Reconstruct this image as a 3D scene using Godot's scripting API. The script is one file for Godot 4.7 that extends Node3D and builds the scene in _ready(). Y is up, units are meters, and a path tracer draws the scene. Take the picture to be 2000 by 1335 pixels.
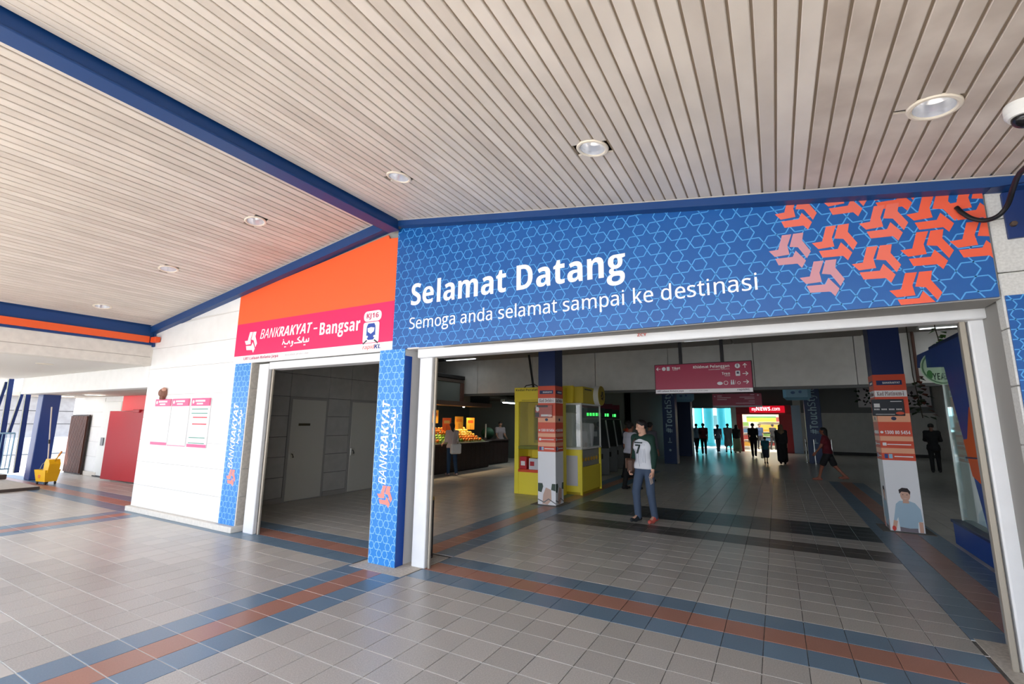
extends Node3D
# A covered station forecourt: facade with two openings, gable slat ceiling, tiled floor, and the hall behind it.
const PW := 2000.0
const PH := 1335.0
const PF := 904.6
var eye := Vector3(0, 1.66, 0)
var look: Basis
var names := {}
var mats := {}
var fonts := {}
var rng := RandomNumberGenerator.new()
var FZ := -4.28          # plane of the signs on the facade

# ---------- pixels to places (directions only; the distance comes from the floor or wall touched) ----------
func ray(x: float, y: float) -> Vector3:
	return look * Vector3((x - PW / 2) / PF, -(y - PH / 2) / PF, -1.0)
func fl(x: float, y: float, h := 0.0) -> Vector3:
	var d := ray(x, y)
	return eye + d * ((h - eye.y) / d.y)
func pz(x: float, y: float, z: float) -> Vector3:
	var d := ray(x, y)
	return eye + d * ((z - eye.z) / d.z)
func px(x: float, y: float, xx: float) -> Vector3:
	var d := ray(x, y)
	return eye + d * ((xx - eye.x) / d.x)
func to_px(p: Vector3) -> Vector3:
	var v := look.transposed() * (p - eye)
	return Vector3(PW / 2 + PF * v.x / -v.z, PH / 2 - PF * v.y / -v.z, -v.z)

# ---------- mesh builder ----------
class MB:
	var v := PackedVector3Array()
	var n := PackedVector3Array()
	var c := PackedColorArray()
	var idx := PackedInt32Array()
	var tint := Color(1, 1, 1)
	var xf := Transform3D()
	func tri(a: Vector3, b: Vector3, d: Vector3) -> void:
		a = xf * a; b = xf * b; d = xf * d
		var nn := (b - a).cross(d - a)
		if nn.length_squared() < 1e-18:
			return
		nn = nn.normalized()
		var s := v.size()
		v.append(a); v.append(b); v.append(d)
		for i in 3:
			n.append(nn); c.append(tint)
		idx.append(s); idx.append(s + 2); idx.append(s + 1)
	func quad(a: Vector3, b: Vector3, d: Vector3, e: Vector3) -> void:
		a = xf * a; b = xf * b; d = xf * d; e = xf * e
		var nn := (d - a).cross(e - b)
		if nn.length_squared() < 1e-18:
			return
		nn = nn.normalized()
		var s := v.size()
		v.append(a); v.append(b); v.append(d); v.append(e)
		for i in 4:
			n.append(nn); c.append(tint)
		for i in [0, 2, 1, 0, 3, 2]:
			idx.append(s + i)
	func quad_o(a: Vector3, b: Vector3, d: Vector3, e: Vector3, o: Vector3) -> void:
		if (d - a).cross(e - b).dot((a + b + d + e) * 0.25 - o) < 0:
			quad(e, d, b, a)
		else:
			quad(a, b, d, e)
	func tri_o(a: Vector3, b: Vector3, d: Vector3, o: Vector3) -> void:
		if (b - a).cross(d - a).dot((a + b + d) / 3.0 - o) < 0:
			tri(d, b, a)
		else:
			tri(a, b, d)
	# box with chamfered edges
	func box(o: Vector3, s: Vector3, b := 0.0) -> void:
		var h := s * 0.5
		b = minf(b, minf(h.x, minf(h.y, h.z)) * 0.9)
		var P := {}
		for i in 8:
			var g := Vector3(1 if i & 1 else -1, 1 if i & 2 else -1, 1 if i & 4 else -1)
			P[i] = [o + Vector3(g.x * h.x, g.y * (h.y - b), g.z * (h.z - b)), o + Vector3(g.x * (h.x - b), g.y * h.y, g.z * (h.z - b)), o + Vector3(g.x * (h.x - b), g.y * (h.y - b), g.z * h.z)]
		for a in 3:
			var m1: int = [2, 1, 1][a]
			var m2: int = [4, 4, 2][a]
			for sgn in 2:
				var k: int = sgn * [1, 2, 4][a]
				quad_o(P[k][a], P[k + m1][a], P[k + m1 + m2][a], P[k + m2][a], o)
		if b <= 0.0:
			return
		for a in 3:   # edges along axis a
			var ax: int = [1, 2, 4][a]
			var b1: int = [1, 0, 0][a]
			var b2: int = [2, 2, 1][a]
			for k1 in 2:
				for k2 in 2:
					var k: int = k1 * [1, 2, 4][b1] + k2 * [1, 2, 4][b2]
					quad_o(P[k][b1], P[k][b2], P[k + ax][b2], P[k + ax][b1], o)
		for i in 8:
			tri_o(P[i][0], P[i][1], P[i][2], o)
	func span(lo: Vector3, hi: Vector3, b := 0.0) -> void:
		box((lo + hi) * 0.5, (hi - lo).abs(), b)
	# bar of rectangular section from a to e
	func bar(a: Vector3, e: Vector3, w: float, h: float, up := Vector3.UP, b := 0.0) -> void:
		var keep := xf
		var f := (e - a).normalized()
		var r := f.cross(up).normalized()
		var u := r.cross(f)
		xf = keep * Transform3D(Basis(r, u, -f), (a + e) * 0.5)
		box(Vector3.ZERO, Vector3(w, h, a.distance_to(e)), b)
		xf = keep
	func svert(p: Vector3, nn: Vector3) -> int:
		v.append(xf * p); n.append((xf.basis * nn).normalized()); c.append(tint)
		return v.size() - 1
	func face(a: int, b: int, d: int) -> void:
		idx.append(a); idx.append(d); idx.append(b)
	# surface of revolution about y; profile goes from bottom to top on the outside
	func lathe(prof: Array, sides := 20, o := Vector3.ZERO) -> void:
		for k in prof.size() - 1:
			var p: Vector2 = prof[k]
			var q: Vector2 = prof[k + 1]
			var t := q - p
			var nr := Vector2(t.y, -t.x).normalized()
			var s0 := v.size()
			for i in sides + 1:
				var a := TAU * i / sides
				var dir := Vector3(cos(a), 0, sin(a))
				var nn := dir * nr.x + Vector3.UP * nr.y
				svert(o + dir * p.x + Vector3.UP * p.y, nn)
				svert(o + dir * q.x + Vector3.UP * q.y, nn)
			for i in sides:
				var s := s0 + i * 2
				face(s, s + 1, s + 3); face(s, s + 3, s + 2)
	func ball(o: Vector3, r: Vector3, sides := 12, rings := 8) -> void:
		var s0 := v.size()
		for j in rings + 1:
			var e := PI * j / rings - PI / 2
			for i in sides + 1:
				var a := TAU * i / sides
				var d := Vector3(cos(a) * cos(e), sin(e), sin(a) * cos(e))
				svert(o + d * r, Vector3(d.x / r.x, d.y / r.y, d.z / r.z))
		for j in rings:
			for i in sides:
				var s := s0 + j * (sides + 1) + i
				face(s, s + sides + 1, s + sides + 2); face(s, s + sides + 2, s + 1)
	func tube(pts: Array, r: float, sides := 8, caps := true) -> void:
		var prev := Vector3.ZERO
		var s0 := v.size()
		for k in pts.size():
			var t: Vector3 = (pts[mini(k + 1, pts.size() - 1)] - pts[maxi(k - 1, 0)]).normalized()
			if k == 0:
				prev = t.cross(Vector3.UP if absf(t.y) < 0.9 else Vector3.RIGHT).normalized()
			prev = (prev - t * prev.dot(t)).normalized()
			var w := t.cross(prev)
			for i in sides + 1:
				var a := TAU * i / sides
				var d := prev * cos(a) + w * sin(a)
				svert(pts[k] + d * r, d)
		for k in pts.size() - 1:
			for i in sides:
				var s := s0 + k * (sides + 1) + i
				face(s, s + 1, s + sides + 2); face(s, s + sides + 2, s + sides + 1)
		if caps:
			for e in 2:
				var k := 0 if e == 0 else pts.size() - 1
				for i in sides:
					var s := s0 + k * (sides + 1) + i
					var keep := xf
					xf = Transform3D()
					tri(keep * pts[k], v[s + 1] if e == 0 else v[s], v[s] if e == 0 else v[s + 1])
					xf = keep
	# polygon in the xy plane, extruded from z0 to z1 (z1 > z0)
	func prism(poly: Array, z0: float, z1: float) -> void:
		var pp := PackedVector2Array(poly)
		if not Geometry2D.is_polygon_clockwise(pp):
			pass
		else:
			pp.reverse()
		var t := Geometry2D.triangulate_polygon(pp)
		for k in range(0, t.size(), 3):
			var a := pp[t[k]]
			var b := pp[t[k + 1]]
			var d := pp[t[k + 2]]
			if (b - a).cross(d - a) < 0:
				var q := b
				b = d
				d = q
			tri(Vector3(a.x, a.y, z1), Vector3(b.x, b.y, z1), Vector3(d.x, d.y, z1))
			if z1 - z0 > 0.003:
				tri(Vector3(a.x, a.y, z0), Vector3(d.x, d.y, z0), Vector3(b.x, b.y, z0))
		for i in pp.size():
			var a := pp[i]
			var b := pp[(i + 1) % pp.size()]
			quad(Vector3(a.x, a.y, z0), Vector3(b.x, b.y, z0), Vector3(b.x, b.y, z1), Vector3(a.x, a.y, z1))
	func add(m: Mesh, t := Transform3D()) -> void:
		for sf in m.get_surface_count():
			var ar := m.surface_get_arrays(sf)
			var s := v.size()
			var vv: PackedVector3Array = ar[Mesh.ARRAY_VERTEX]
			var nv: PackedVector3Array = ar[Mesh.ARRAY_NORMAL]
			var ii: PackedInt32Array = ar[Mesh.ARRAY_INDEX]
			var tt := xf * t
			var nb := tt.basis.inverse().transposed()
			for i in vv.size():
				v.append(tt * vv[i]); n.append((nb * nv[i]).normalized()); c.append(tint)
			for i in ii.size():
				idx.append(s + ii[i])
	func mesh() -> ArrayMesh:
		var ar := []
		ar.resize(Mesh.ARRAY_MAX)
		ar[Mesh.ARRAY_VERTEX] = v
		ar[Mesh.ARRAY_NORMAL] = n
		ar[Mesh.ARRAY_COLOR] = c
		ar[Mesh.ARRAY_INDEX] = idx
		var m := ArrayMesh.new()
		m.add_surface_from_arrays(Mesh.PRIMITIVE_TRIANGLES, ar)
		return m

# ---------- materials ----------
func mat(col: Color, rough := 0.6, metal := 0.0, spec := 0.5) -> StandardMaterial3D:
	var key := "%s/%.2f/%.2f/%.2f" % [col.to_html(), rough, metal, spec]
	if not mats.has(key):
		var m := StandardMaterial3D.new()
		m.albedo_color = col
		m.roughness = rough
		m.metallic = metal
		m.metallic_specular = spec
		mats[key] = m
	return mats[key]
func c8(r: int, g: int, b: int) -> Color:
	return Color(r / 255.0, g / 255.0, b / 255.0)
func noise_tex(freq: float, lo: Color, hi: Color, size := 256, sd := 1, oct := 4) -> NoiseTexture2D:
	var f := FastNoiseLite.new()
	f.seed = sd
	f.frequency = freq
	f.fractal_octaves = oct
	var g := Gradient.new()
	g.set_color(0, lo)
	g.set_color(1, hi)
	var t := NoiseTexture2D.new()
	t.width = size
	t.height = size
	t.seamless = true
	t.noise = f
	t.color_ramp = g
	return t
# colour with a fine grain, laid on in world metres
func grain(col: Color, amount: float, freq: float, scale: float, rough := 0.6, sd := 1, spec := 0.5) -> StandardMaterial3D:
	var m := StandardMaterial3D.new()
	m.albedo_color = Color.WHITE
	m.albedo_texture = noise_tex(freq, col.darkened(amount), col.lightened(amount * 0.6), 256, sd)
	m.uv1_triplanar = true
	m.uv1_world_triplanar = true
	m.uv1_scale = Vector3.ONE * scale
	m.roughness = rough
	m.metallic_specular = spec
	return m
func glow(col: Color, energy: float) -> StandardMaterial3D:
	var m := StandardMaterial3D.new()
	m.albedo_color = col
	m.emission_enabled = true
	m.emission = col
	m.emission_energy_multiplier = energy
	return m
func glass(col := Color(0.8, 0.9, 0.88), a := 0.12) -> StandardMaterial3D:
	var m := StandardMaterial3D.new()
	m.albedo_color = Color(col.r, col.g, col.b, a)
	m.transparency = BaseMaterial3D.TRANSPARENCY_ALPHA
	m.roughness = 0.03
	return m
func tinted(rough := 0.6, spec := 0.5) -> StandardMaterial3D:
	var key := "tinted%.2f/%.2f" % [rough, spec]
	if not mats.has(key):
		var m := StandardMaterial3D.new()
		m.vertex_color_use_as_albedo = true
		m.roughness = rough
		m.metallic_specular = spec
		mats[key] = m
	return mats[key]
func lin(col: Color) -> Color:
	return col.srgb_to_linear()

# ---------- nodes ----------
func numbered(s: String) -> String:
	names[s] = names.get(s, -1) + 1
	return s if names[s] == 0 else "%s_%03d" % [s, names[s]]
func thing(called: String, label: String, category: String, at := Vector3.ZERO, turn := 0.0, group := "") -> Node3D:
	var o := Node3D.new()
	o.name = numbered(called)
	add_child(o)
	o.position = at
	o.rotation.y = turn
	tag(o, label, category, group)
	return o
func tag(o: Node, label: String, category: String, group := "") -> void:
	o.set_meta("label", label)
	o.set_meta("category", category)
	if group:
		o.set_meta("group", group)
func struct(called: String, label := "") -> Node3D:
	var o := Node3D.new()
	o.name = numbered(called)
	add_child(o)
	o.set_meta("kind", "structure")
	if label:
		o.set_meta("label", label)
		o.set_meta("category", called.get_slice("_", 0))
	return o
func part(parent: Node, called: String, m, material: Material, label := "") -> MeshInstance3D:
	var o := MeshInstance3D.new()
	o.name = called
	o.mesh = m.mesh() if m is MB else m
	o.material_override = material
	parent.add_child(o, true)
	if label:
		o.set_meta("label", label)
	return o
func boxpart(parent: Node, called: String, lo: Vector3, hi: Vector3, material: Material, b := 0.004) -> MeshInstance3D:
	var m := MB.new()
	m.span(lo, hi, b)
	return part(parent, called, m, material)
func solo(called: String, m, material: Material, label: String, category: String, group := "") -> MeshInstance3D:
	var o := MeshInstance3D.new()
	o.name = numbered(called)
	o.mesh = m.mesh() if m is MB else m
	o.material_override = material
	add_child(o)
	tag(o, label, category, group)
	return o

# ---------- lettering ----------
func font(kind: String) -> Font:
	if not fonts.has(kind):
		var f := SystemFont.new()
		f.font_names = PackedStringArray(["Droid Serif" if kind.begins_with("serif") else "Droid Sans"])
		f.font_weight = 700 if kind.ends_with("bold") else 400
		fonts[kind] = f
	return fonts[kind]
# text as thin letters, lower left corner of its box at the origin; w fits the width, h (if given) the height; lean shears it
func letters(m: MB, txt: String, kind: String, t: Transform3D, w: float, h := 0.0, depth := 0.002, lean := 0.0, base := false) -> void:
	var tm := TextMesh.new()
	tm.font = font(kind)
	tm.text = txt
	tm.font_size = 48
	tm.pixel_size = 0.01
	tm.curve_step = 3.0
	tm.depth = 0.1
	var ar := tm.get_mesh_arrays()
	var vv: PackedVector3Array = ar[Mesh.ARRAY_VERTEX]
	if vv.is_empty():
		return
	var lo := vv[0]
	var hi := vv[0]
	for p in vv:
		lo = lo.min(p)
		hi = hi.max(p)
	var sx := w / (hi.x - lo.x)
	var sy := sx if h == 0.0 else h / (hi.y - lo.y)
	var nv: PackedVector3Array = ar[Mesh.ARRAY_NORMAL]
	var ii = ar[Mesh.ARRAY_INDEX]
	var s := m.v.size()
	var tt := m.xf * t
	for i in vv.size():
		var p := vv[i]
		var q := Vector3((p.x - lo.x) * sx, (p.y - lo.y) * sy, depth if p.z > 0 else 0.0)
		q.x += q.y * lean
		m.v.append(tt * q)
		m.n.append((tt.basis * nv[i]).normalized())
		m.c.append(m.tint)
	if ii == null or ii.is_empty():
		for i in vv.size():
			m.idx.append(s + i)
	else:
		for i in ii:
			m.idx.append(s + i)
func at3(x: float, y: float, z: float) -> Transform3D:
	return Transform3D(Basis(), Vector3(x, y, z))
func rect2(x0: float, y0: float, x1: float, y1: float) -> Array:
	return [Vector2(x0, y0), Vector2(x1, y0), Vector2(x1, y1), Vector2(x0, y1)]
func round2(x0: float, y0: float, x1: float, y1: float, r: float, k := 4) -> Array:
	var out := []
	for q in 4:
		var cx: float = [x1 - r, x0 + r, x0 + r, x1 - r][q]
		var cy: float = [y1 - r, y1 - r, y0 + r, y0 + r][q]
		for i in k + 1:
			var a := PI / 2 * (q + float(i) / k)
			out.append(Vector2(cx + r * cos(a), cy + r * sin(a)))
	return out
func disc2(cx: float, cy: float, rx: float, ry: float, k := 18) -> Array:
	var out := []
	for i in k:
		out.append(Vector2(cx + rx * cos(TAU * i / k), cy + ry * sin(TAU * i / k)))
	return out
# ribbon of the given width along 2D points
func ribbon(m: MB, pts: Array, w: float, z0: float, z1: float) -> void:
	for i in pts.size() - 1:
		var a: Vector2 = pts[i]
		var b: Vector2 = pts[i + 1]
		var d := (b - a).normalized() * w * 0.5
		var nn := Vector2(-d.y, d.x)
		a -= d * 0.6
		b += d * 0.6
		m.prism([a - nn, b - nn, b + nn, a + nn], z0, z1 + i * 0.00006)

# ================= camera, sky, sun, exposure =================
func _ready() -> void:
	rng.seed = 7
	look = Basis.from_euler(Vector3(0.1692343, 0.5143299, 0.01030285))
	var cam := Camera3D.new()
	cam.name = "camera"
	add_child(cam)
	cam.transform = Transform3D(look, eye)
	cam.fov = rad_to_deg(2.0 * atan(PH / 2 / PF))
	cam.near = 0.05
	cam.far = 400.0
	cam.current = true
	var we := WorldEnvironment.new()
	we.name = "world"
	add_child(we)
	var e := Environment.new()
	we.environment = e
	e.background_mode = Environment.BG_SKY
	var sm := ProceduralSkyMaterial.new()
	sm.sky_top_color = Color(0.74, 0.82, 0.93)
	sm.sky_horizon_color = Color(0.97, 0.98, 1.0)
	sm.sky_curve = 0.25
	sm.ground_bottom_color = Color(0.45, 0.44, 0.42)
	sm.ground_horizon_color = Color(0.8, 0.82, 0.84)
	sm.sky_energy_multiplier = 1.0
	var sky := Sky.new()
	sky.sky_material = sm
	e.sky = sky
	e.background_energy_multiplier = 3.0
	e.tonemap_mode = Environment.TONE_MAPPER_LINEAR
	e.tonemap_exposure = 1.62
	e.sdfgi_enabled = true
	e.ssao_enabled = true
	e.ssil_enabled = true
	var sun := DirectionalLight3D.new()
	sun.name = "sun"
	add_child(sun)
	sun.rotation_degrees = Vector3(-58, -28, 0)     # high, from behind the camera and to its left
	sun.light_energy = 4.0
	sun.light_color = Color(1.0, 0.97, 0.93)
	sun.light_angular_distance = 0.6
	sun.shadow_enabled = true
	print("shell")
	build_floor()
	build_canopy()
	build_facade()
	build_left_side()
	build_hall()
	print("signs")
	build_signs()
	build_columns()
	build_hanging_signs()
	print("things")
	build_kiosks()
	build_fruit_stall()
	build_far_end()
	build_booth()
	build_small_things()
	print("people")
	build_people()
	print("done")

# ================= floor =================
const CX0 := -3.617
const CP := 0.2838
const TYPE_COL := [[0.54, 0.505, 0.455], [0.16, 0.245, 0.335], [0.43, 0.205, 0.15], [0.12, 0.108, 0.095], [0.07, 0.085, 0.092], [0.24, 0.226, 0.204], [0.075, 0.115, 0.152], [0.2, 0.1, 0.075]]
func tile_type(col: int, row_z: float) -> int:
	var t := tile_kind(col, row_z)
	return t
func tile_kind(col: int, row_z: float) -> int:
	var x := CX0 + CP * (col + 0.5)
	if row_z < -4.12 and row_z > -4.975 and x < 1.21:
		return 2 if row_z < -4.4 and row_z > -4.7 else 1
	if col >= -3 and col <= -1:
		return 2 if col == -2 else 1
	if col >= -24 and col <= -22:
		return 2 if col == -23 else 1
	if col >= 17 and col <= 19 and row_z < -4.9:
		return 2 if col == 18 else 1
	if x > -3.6 and x < 1.21:
		if row_z < -7.66 and row_z > -8.25:
			return 3
		if row_z < -8.81 and row_z > -9.89:
			return 4
	return 0
func build_floor() -> void:
	var root := struct("floor", "grey tiled station floor with blue and red tile bands")
	# slabs under the tiles: the joints show this grout
	var gm := grain(c8(105, 101, 96), 0.2, 0.05, 1.0, 0.85, 3)
	boxpart(root, "slab", Vector3(-30, -0.3, -33), Vector3(9, -0.006, 9), gm, 0.0)
	# far hall floor, too far away to tell the tiles apart
	boxpart(root, "far_hall_paving", Vector3(-14, -0.006, -33), Vector3(7.2, -0.0005, -17.03), grain(c8(193, 187, 178), 0.1, 0.02, 0.7, 0.28, 4), 0.0)
	var zs := [2.0]
	while zs[-1] > -4.11:
		zs.append(zs[-1] - 6.12 / 22.0)
	zs[-1] = -4.12
	for k in 3:
		zs.append(-4.12 - 0.285 * (k + 1))
	while zs[-1] > -17.0:
		zs.append(zs[-1] - 0.287)
	var all := []
	for r in zs.size() - 1:
		var z1: float = zs[r]
		var z0: float = zs[r + 1]
		var zm := (z0 + z1) / 2
		for col in range(-66, 38):
			var x0 := CX0 + CP * col
			var xm := x0 + CP / 2
			if zm < -5.2 and xm < -9.6 and zm < -6.2:
				continue
			if zm > -4.3 and zm > -4.9 and xm < -14.9:
				continue
			if xm > -4.42 and xm < -3.64 and zm < -4.12 and zm > -4.9:
				continue
			if xm > 1.21 and zm < -4.12 and zm > -5.2:
				continue
			var p := to_px(Vector3(xm, 0, zm))
			var seen := p.z > 0.3 and p.x > -20 and p.x < PW + 20 and p.y < PH + 25
			all.append([p.z if seen else 1000.0 + absf(xm), xm, zm, CP, z1 - z0, tile_type(col, zm)])
	all.sort_custom(func(a, b): return a[0] < b[0])
	var unit := {}
	var mts := {}
	for ty in 8:
		for k in 3:
			var cc: Array = TYPE_COL[ty]
			var f := 1.0 + (k - 1) * 0.05
			var srgb := Color(cc[0] * f, cc[1] * f, cc[2] * f).linear_to_srgb()
			mts[ty * 3 + k] = grain(srgb, 0.16 if ty == 0 or ty == 5 else 0.06, 0.11, 2.6, 0.34 if ty == 0 else 0.28, 20 + ty, 0.5)
	var rest := MB.new()
	for i in all.size():
		var t: Array = all[i]
		var k := rng.randi() % 3
		var sx: float = t[3] - 0.005
		var sz: float = t[4] - 0.007
		if i < 300:
			var key := "%.3f" % sz
			if not unit.has(key):
				var um := MB.new()
				tile_shape(um, Vector3.ZERO, sx, sz)
				unit[key] = um.mesh()
			var o := part(root, "tile", unit[key], mts[t[5] * 3 + k])
			o.position = Vector3(t[1], rng.randf_range(-0.0004, 0.0004), t[2])
		else:
			var cc: Array = TYPE_COL[t[5]]
			var f := 1.0 + (k - 1) * 0.05
			rest.tint = Color(cc[0] * f, cc[1] * f, cc[2] * f)
			tile_shape(rest, Vector3(t[1], 0, t[2]), sx, sz)
	var rm := tinted(0.33, 0.5)
	var ro := part(root, "smaller_tiles", rest, rm)
	ro.set_meta("kind", "stuff")
	# whitish grout in the joints that run along the facade
	var gl := MB.new()
	for z in zs:
		if z > -4.2 or z < -4.9:
			gl.span(Vector3(-14.8 if z > -4.2 else -8.7, -0.006, z - 0.0026), Vector3(4.2, -0.0012, z + 0.0026))
	part(root, "pale_grout", gl, mat(c8(205, 202, 196), 0.8))
	# concrete plates under the pillars
	var conc := grain(c8(208, 198, 184), 0.14, 0.06, 1.6, 0.8, 9)
	boxpart(root, "base_plate", Vector3(-4.42, -0.006, -4.9), Vector3(-3.635, 0.002, -4.05), conc, 0.0)
	boxpart(root, "base_plate", Vector3(1.235, -0.006, -5.3), Vector3(4.4, 0.002, -4.1), conc, 0.0)
	# open ground beyond the canopy
	var og := struct("floor_outside", "pale concrete ground outside the canopy")
	# side wall of the neighbouring block, just outside the frame: it shades the right end of the canopy
	var rw := struct("wall_right_side", "grey block side wall closing the right end of the canopy")
	boxpart(rw, "wall", Vector3(2.75, 0, -4.3), Vector3(3.1, 3.12, 1.9), mat(c8(120, 116, 112), 0.8), 0.0)
	boxpart(og, "slab", Vector3(-70, -0.34, 9), Vector3(60, -0.02, 70), mat(c8(194, 193, 190), 0.9), 0.0)
	boxpart(og, "slab", Vector3(-90, -0.5, -60), Vector3(-30, -0.12, 9), mat(c8(200, 198, 194), 0.9), 0.0)
	boxpart(og, "slab", Vector3(-60, -0.3, -110), Vector3(60, -0.01, -33), mat(c8(194, 193, 190), 0.9), 0.0)
func tile_shape(m: MB, o: Vector3, sx: float, sz: float) -> void:
	var b := 0.0018
	var X := sx / 2
	var Z := sz / 2
	var A := [Vector3(-X, -0.006, Z), Vector3(X, -0.006, Z), Vector3(X, -0.006, -Z), Vector3(-X, -0.006, -Z)]
	var B := [Vector3(-X, -b, Z), Vector3(X, -b, Z), Vector3(X, -b, -Z), Vector3(-X, -b, -Z)]
	var C := [Vector3(-X + b, 0, Z - b), Vector3(X - b, 0, Z - b), Vector3(X - b, 0, -Z + b), Vector3(-X + b, 0, -Z + b)]
	m.quad(o + C[0], o + C[1], o + C[2], o + C[3])
	for i in 4:
		var j := (i + 1) % 4
		m.quad(o + A[i], o + A[j], o + B[j], o + B[i])
		m.quad(o + B[i], o + B[j], o + C[j], o + C[i])

# ================= canopy: gable of slats, beams, eave =================
const SLOPE_L := 0.1475
const SLOPE_R := 0.156
func roof_y(x: float) -> float:
	return 4.28 + SLOPE_L * (x + 4.2) if x < -4.17 else 4.225 - SLOPE_R * (x + 4.2)
func ceil_hit(x: float, y: float, left: bool) -> Vector3:
	var d := ray(x, y)
	var a := -SLOPE_L if left else SLOPE_R
	var y0 := 4.28 if left else 4.225
	# Y + a*(X+4.2) = y0
	var t := (y0 - eye.y - a * (eye.x + 4.2)) / (d.y + a * d.x)
	return eye + d * t
var lamp_spots := []
func build_canopy() -> void:
	var root := struct("ceiling", "sloping canopy ceiling of narrow cream metal slats with dark joints")
	var zf := -4.18
	var zb := 1.9
	var x_left := -10.3
	var x_right := 5.2
	for a in [[779, 346, false], [1157, 290, false], [1824, 210, false], [499, 432, true], [329, 525, true], [200, 598, true]]:
		lamp_spots.append(ceil_hit(a[0], a[1], a[2]))
	var sm := []
	for k in 4:
		var m := StandardMaterial3D.new()
		var base: Color = [c8(224, 214, 202), c8(221, 210, 198), c8(227, 217, 206), c8(217, 206, 194)][k]
		m.albedo_texture = noise_tex(0.012, base.darkened(0.1), base.lightened(0.06), 256, 40 + k, 5)
		m.uv1_triplanar = true
		m.uv1_world_triplanar = true
		m.uv1_scale = Vector3(0.5, 0.5, 0.35)
		m.roughness = 0.5
		sm.append(m)
	# soot-stained slats above the near downlight
	var dirty := StandardMaterial3D.new()
	dirty.albedo_texture = noise_tex(0.009, c8(180, 167, 155), c8(221, 210, 198), 256, 77, 5)
	dirty.uv1_triplanar = true
	dirty.uv1_world_triplanar = true
	dirty.uv1_scale = Vector3(0.8, 0.8, 0.8)
	dirty.roughness = 0.6
	for side in 2:
		var left := side == 0
		var slope := SLOPE_L if left else SLOPE_R
		var ang := atan(slope)
		var run := 0.0990 * cos(ang)
		var n := int((absf(x_left + 4.27) if left else x_right + 4.08) / run)
		var unit := MB.new()   # slat of unit length along z, origin at the middle of its underside
		var hw := 0.0425
		var prof := [Vector2(-hw, 0.014), Vector2(-hw, 0.004), Vector2(-hw + 0.004, 0), Vector2(hw - 0.004, 0), Vector2(hw, 0.004), Vector2(hw, 0.014)]
		for i in prof.size() - 1:
			var a: Vector2 = prof[i]
			var b: Vector2 = prof[i + 1]
			unit.quad(Vector3(a.x, a.y, 0.5), Vector3(a.x, a.y, -0.5), Vector3(b.x, b.y, -0.5), Vector3(b.x, b.y, 0.5))
		for sg in [-0.5, 0.5]:
			unit.quad_o(Vector3(-hw, 0.014, sg), Vector3(-hw, 0.0, sg), Vector3(hw, 0.0, sg), Vector3(hw, 0.014, sg), Vector3.ZERO)
		var um := unit.mesh()
		var js := MB.new()
		for i in n:
			var xc := (-4.27 - run * (i + 0.55)) if left else (-4.075 + run * (i + 0.55))
			var cuts := []
			var z0 := zf
			for l: Vector3 in lamp_spots:
				var dx := maxf(0.0, absf(l.x - xc) - 0.03)
				if (l.x < -4.2) == left and dx < 0.105:
					var hh := sqrt(0.105 * 0.105 - dx * dx)
					cuts.append([z0, l.z - hh])
					z0 = l.z + hh
			cuts.append([z0, zb])
			for cu in cuts:
				var mt: Material = sm[rng.randi() % 4]
				if not left and xc > 0.35 and xc < 2.2:
					mt = dirty
				var o := part(root, "slat", um, mt)
				o.position = Vector3(xc, roof_y(xc), (cu[0] + cu[1]) / 2)
				o.rotation.z = ang if left else -ang
				o.scale.z = cu[1] - cu[0]
			var xj := xc + (-0.5 if left else 0.5) * run
			var zj := zf
			var segs := []
			for l: Vector3 in lamp_spots:
				var dj := absf(l.x - xj)
				if (l.x < -4.2) == left and dj < 0.1:
					var hj := sqrt(0.01 - dj * dj)
					segs.append([zj, l.z - hj])
					zj = l.z + hj
			segs.append([zj, zb])
			for sg in segs:
				js.xf = Transform3D(Basis(Vector3.BACK, ang if left else -ang), Vector3(xj, roof_y(xj) + 0.0145, 0))
				js.quad(Vector3(-0.012, 0, sg[1]), Vector3(-0.012, 0, sg[0]), Vector3(0.012, 0, sg[0]), Vector3(0.012, 0, sg[1]))
		js.xf = Transform3D()
		var jo := part(root, "joint_strips", js, mat(c8(150, 134, 116), 0.8))
		jo.set_meta("kind", "stuff")
		jo.set_meta("label", "brown carrier strips in the joints between slats")
		# backing above the slats and roof deck
		var bk := MB.new()
		var xa := x_left if left else -4.2
		var xb := -4.2 if left else x_right
		var ya := roof_y(xa - 0.0001) if left else 4.225
		var yb := 4.28 if left else roof_y(xb)
		bk.prism([Vector2(xa, ya + 0.15), Vector2(xb, yb + 0.15), Vector2(xb, yb + 0.165), Vector2(xa, ya + 0.165)], zf - 0.1, zb)
		var hole := part(root, "backing", bk, mat(c8(128, 112, 94), 0.8))
		hole.set_meta("label", "brown backing behind the slats")
		var dk := MB.new()
		dk.prism([Vector2(xa, ya + 0.2), Vector2(xb, yb + 0.2), Vector2(xb, yb + 0.3), Vector2(xa, ya + 0.3)], zf - 0.4, zb)
		part(root, "roof_deck", dk, mat(c8(150, 150, 148), 0.8))
	var blue := mat(c8(14, 62, 120), 0.45)
	# ridge beam
	var t1 := struct("trim_1", "dark blue steel ridge beam between the two ceiling slopes")
	var rb := MB.new()
	rb.span(Vector3(-4.255, 4.1, FZ + 0.06), Vector3(-4.092, 4.4, zb), 0.006)
	part(t1, "beam", rb, blue)
	var fl2 := MB.new()
	fl2.span(Vector3(-4.268, 4.085, FZ + 0.05), Vector3(-4.08, 4.104, zb - 0.01), 0.004)
	part(t1, "flange", fl2, blue)
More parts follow.
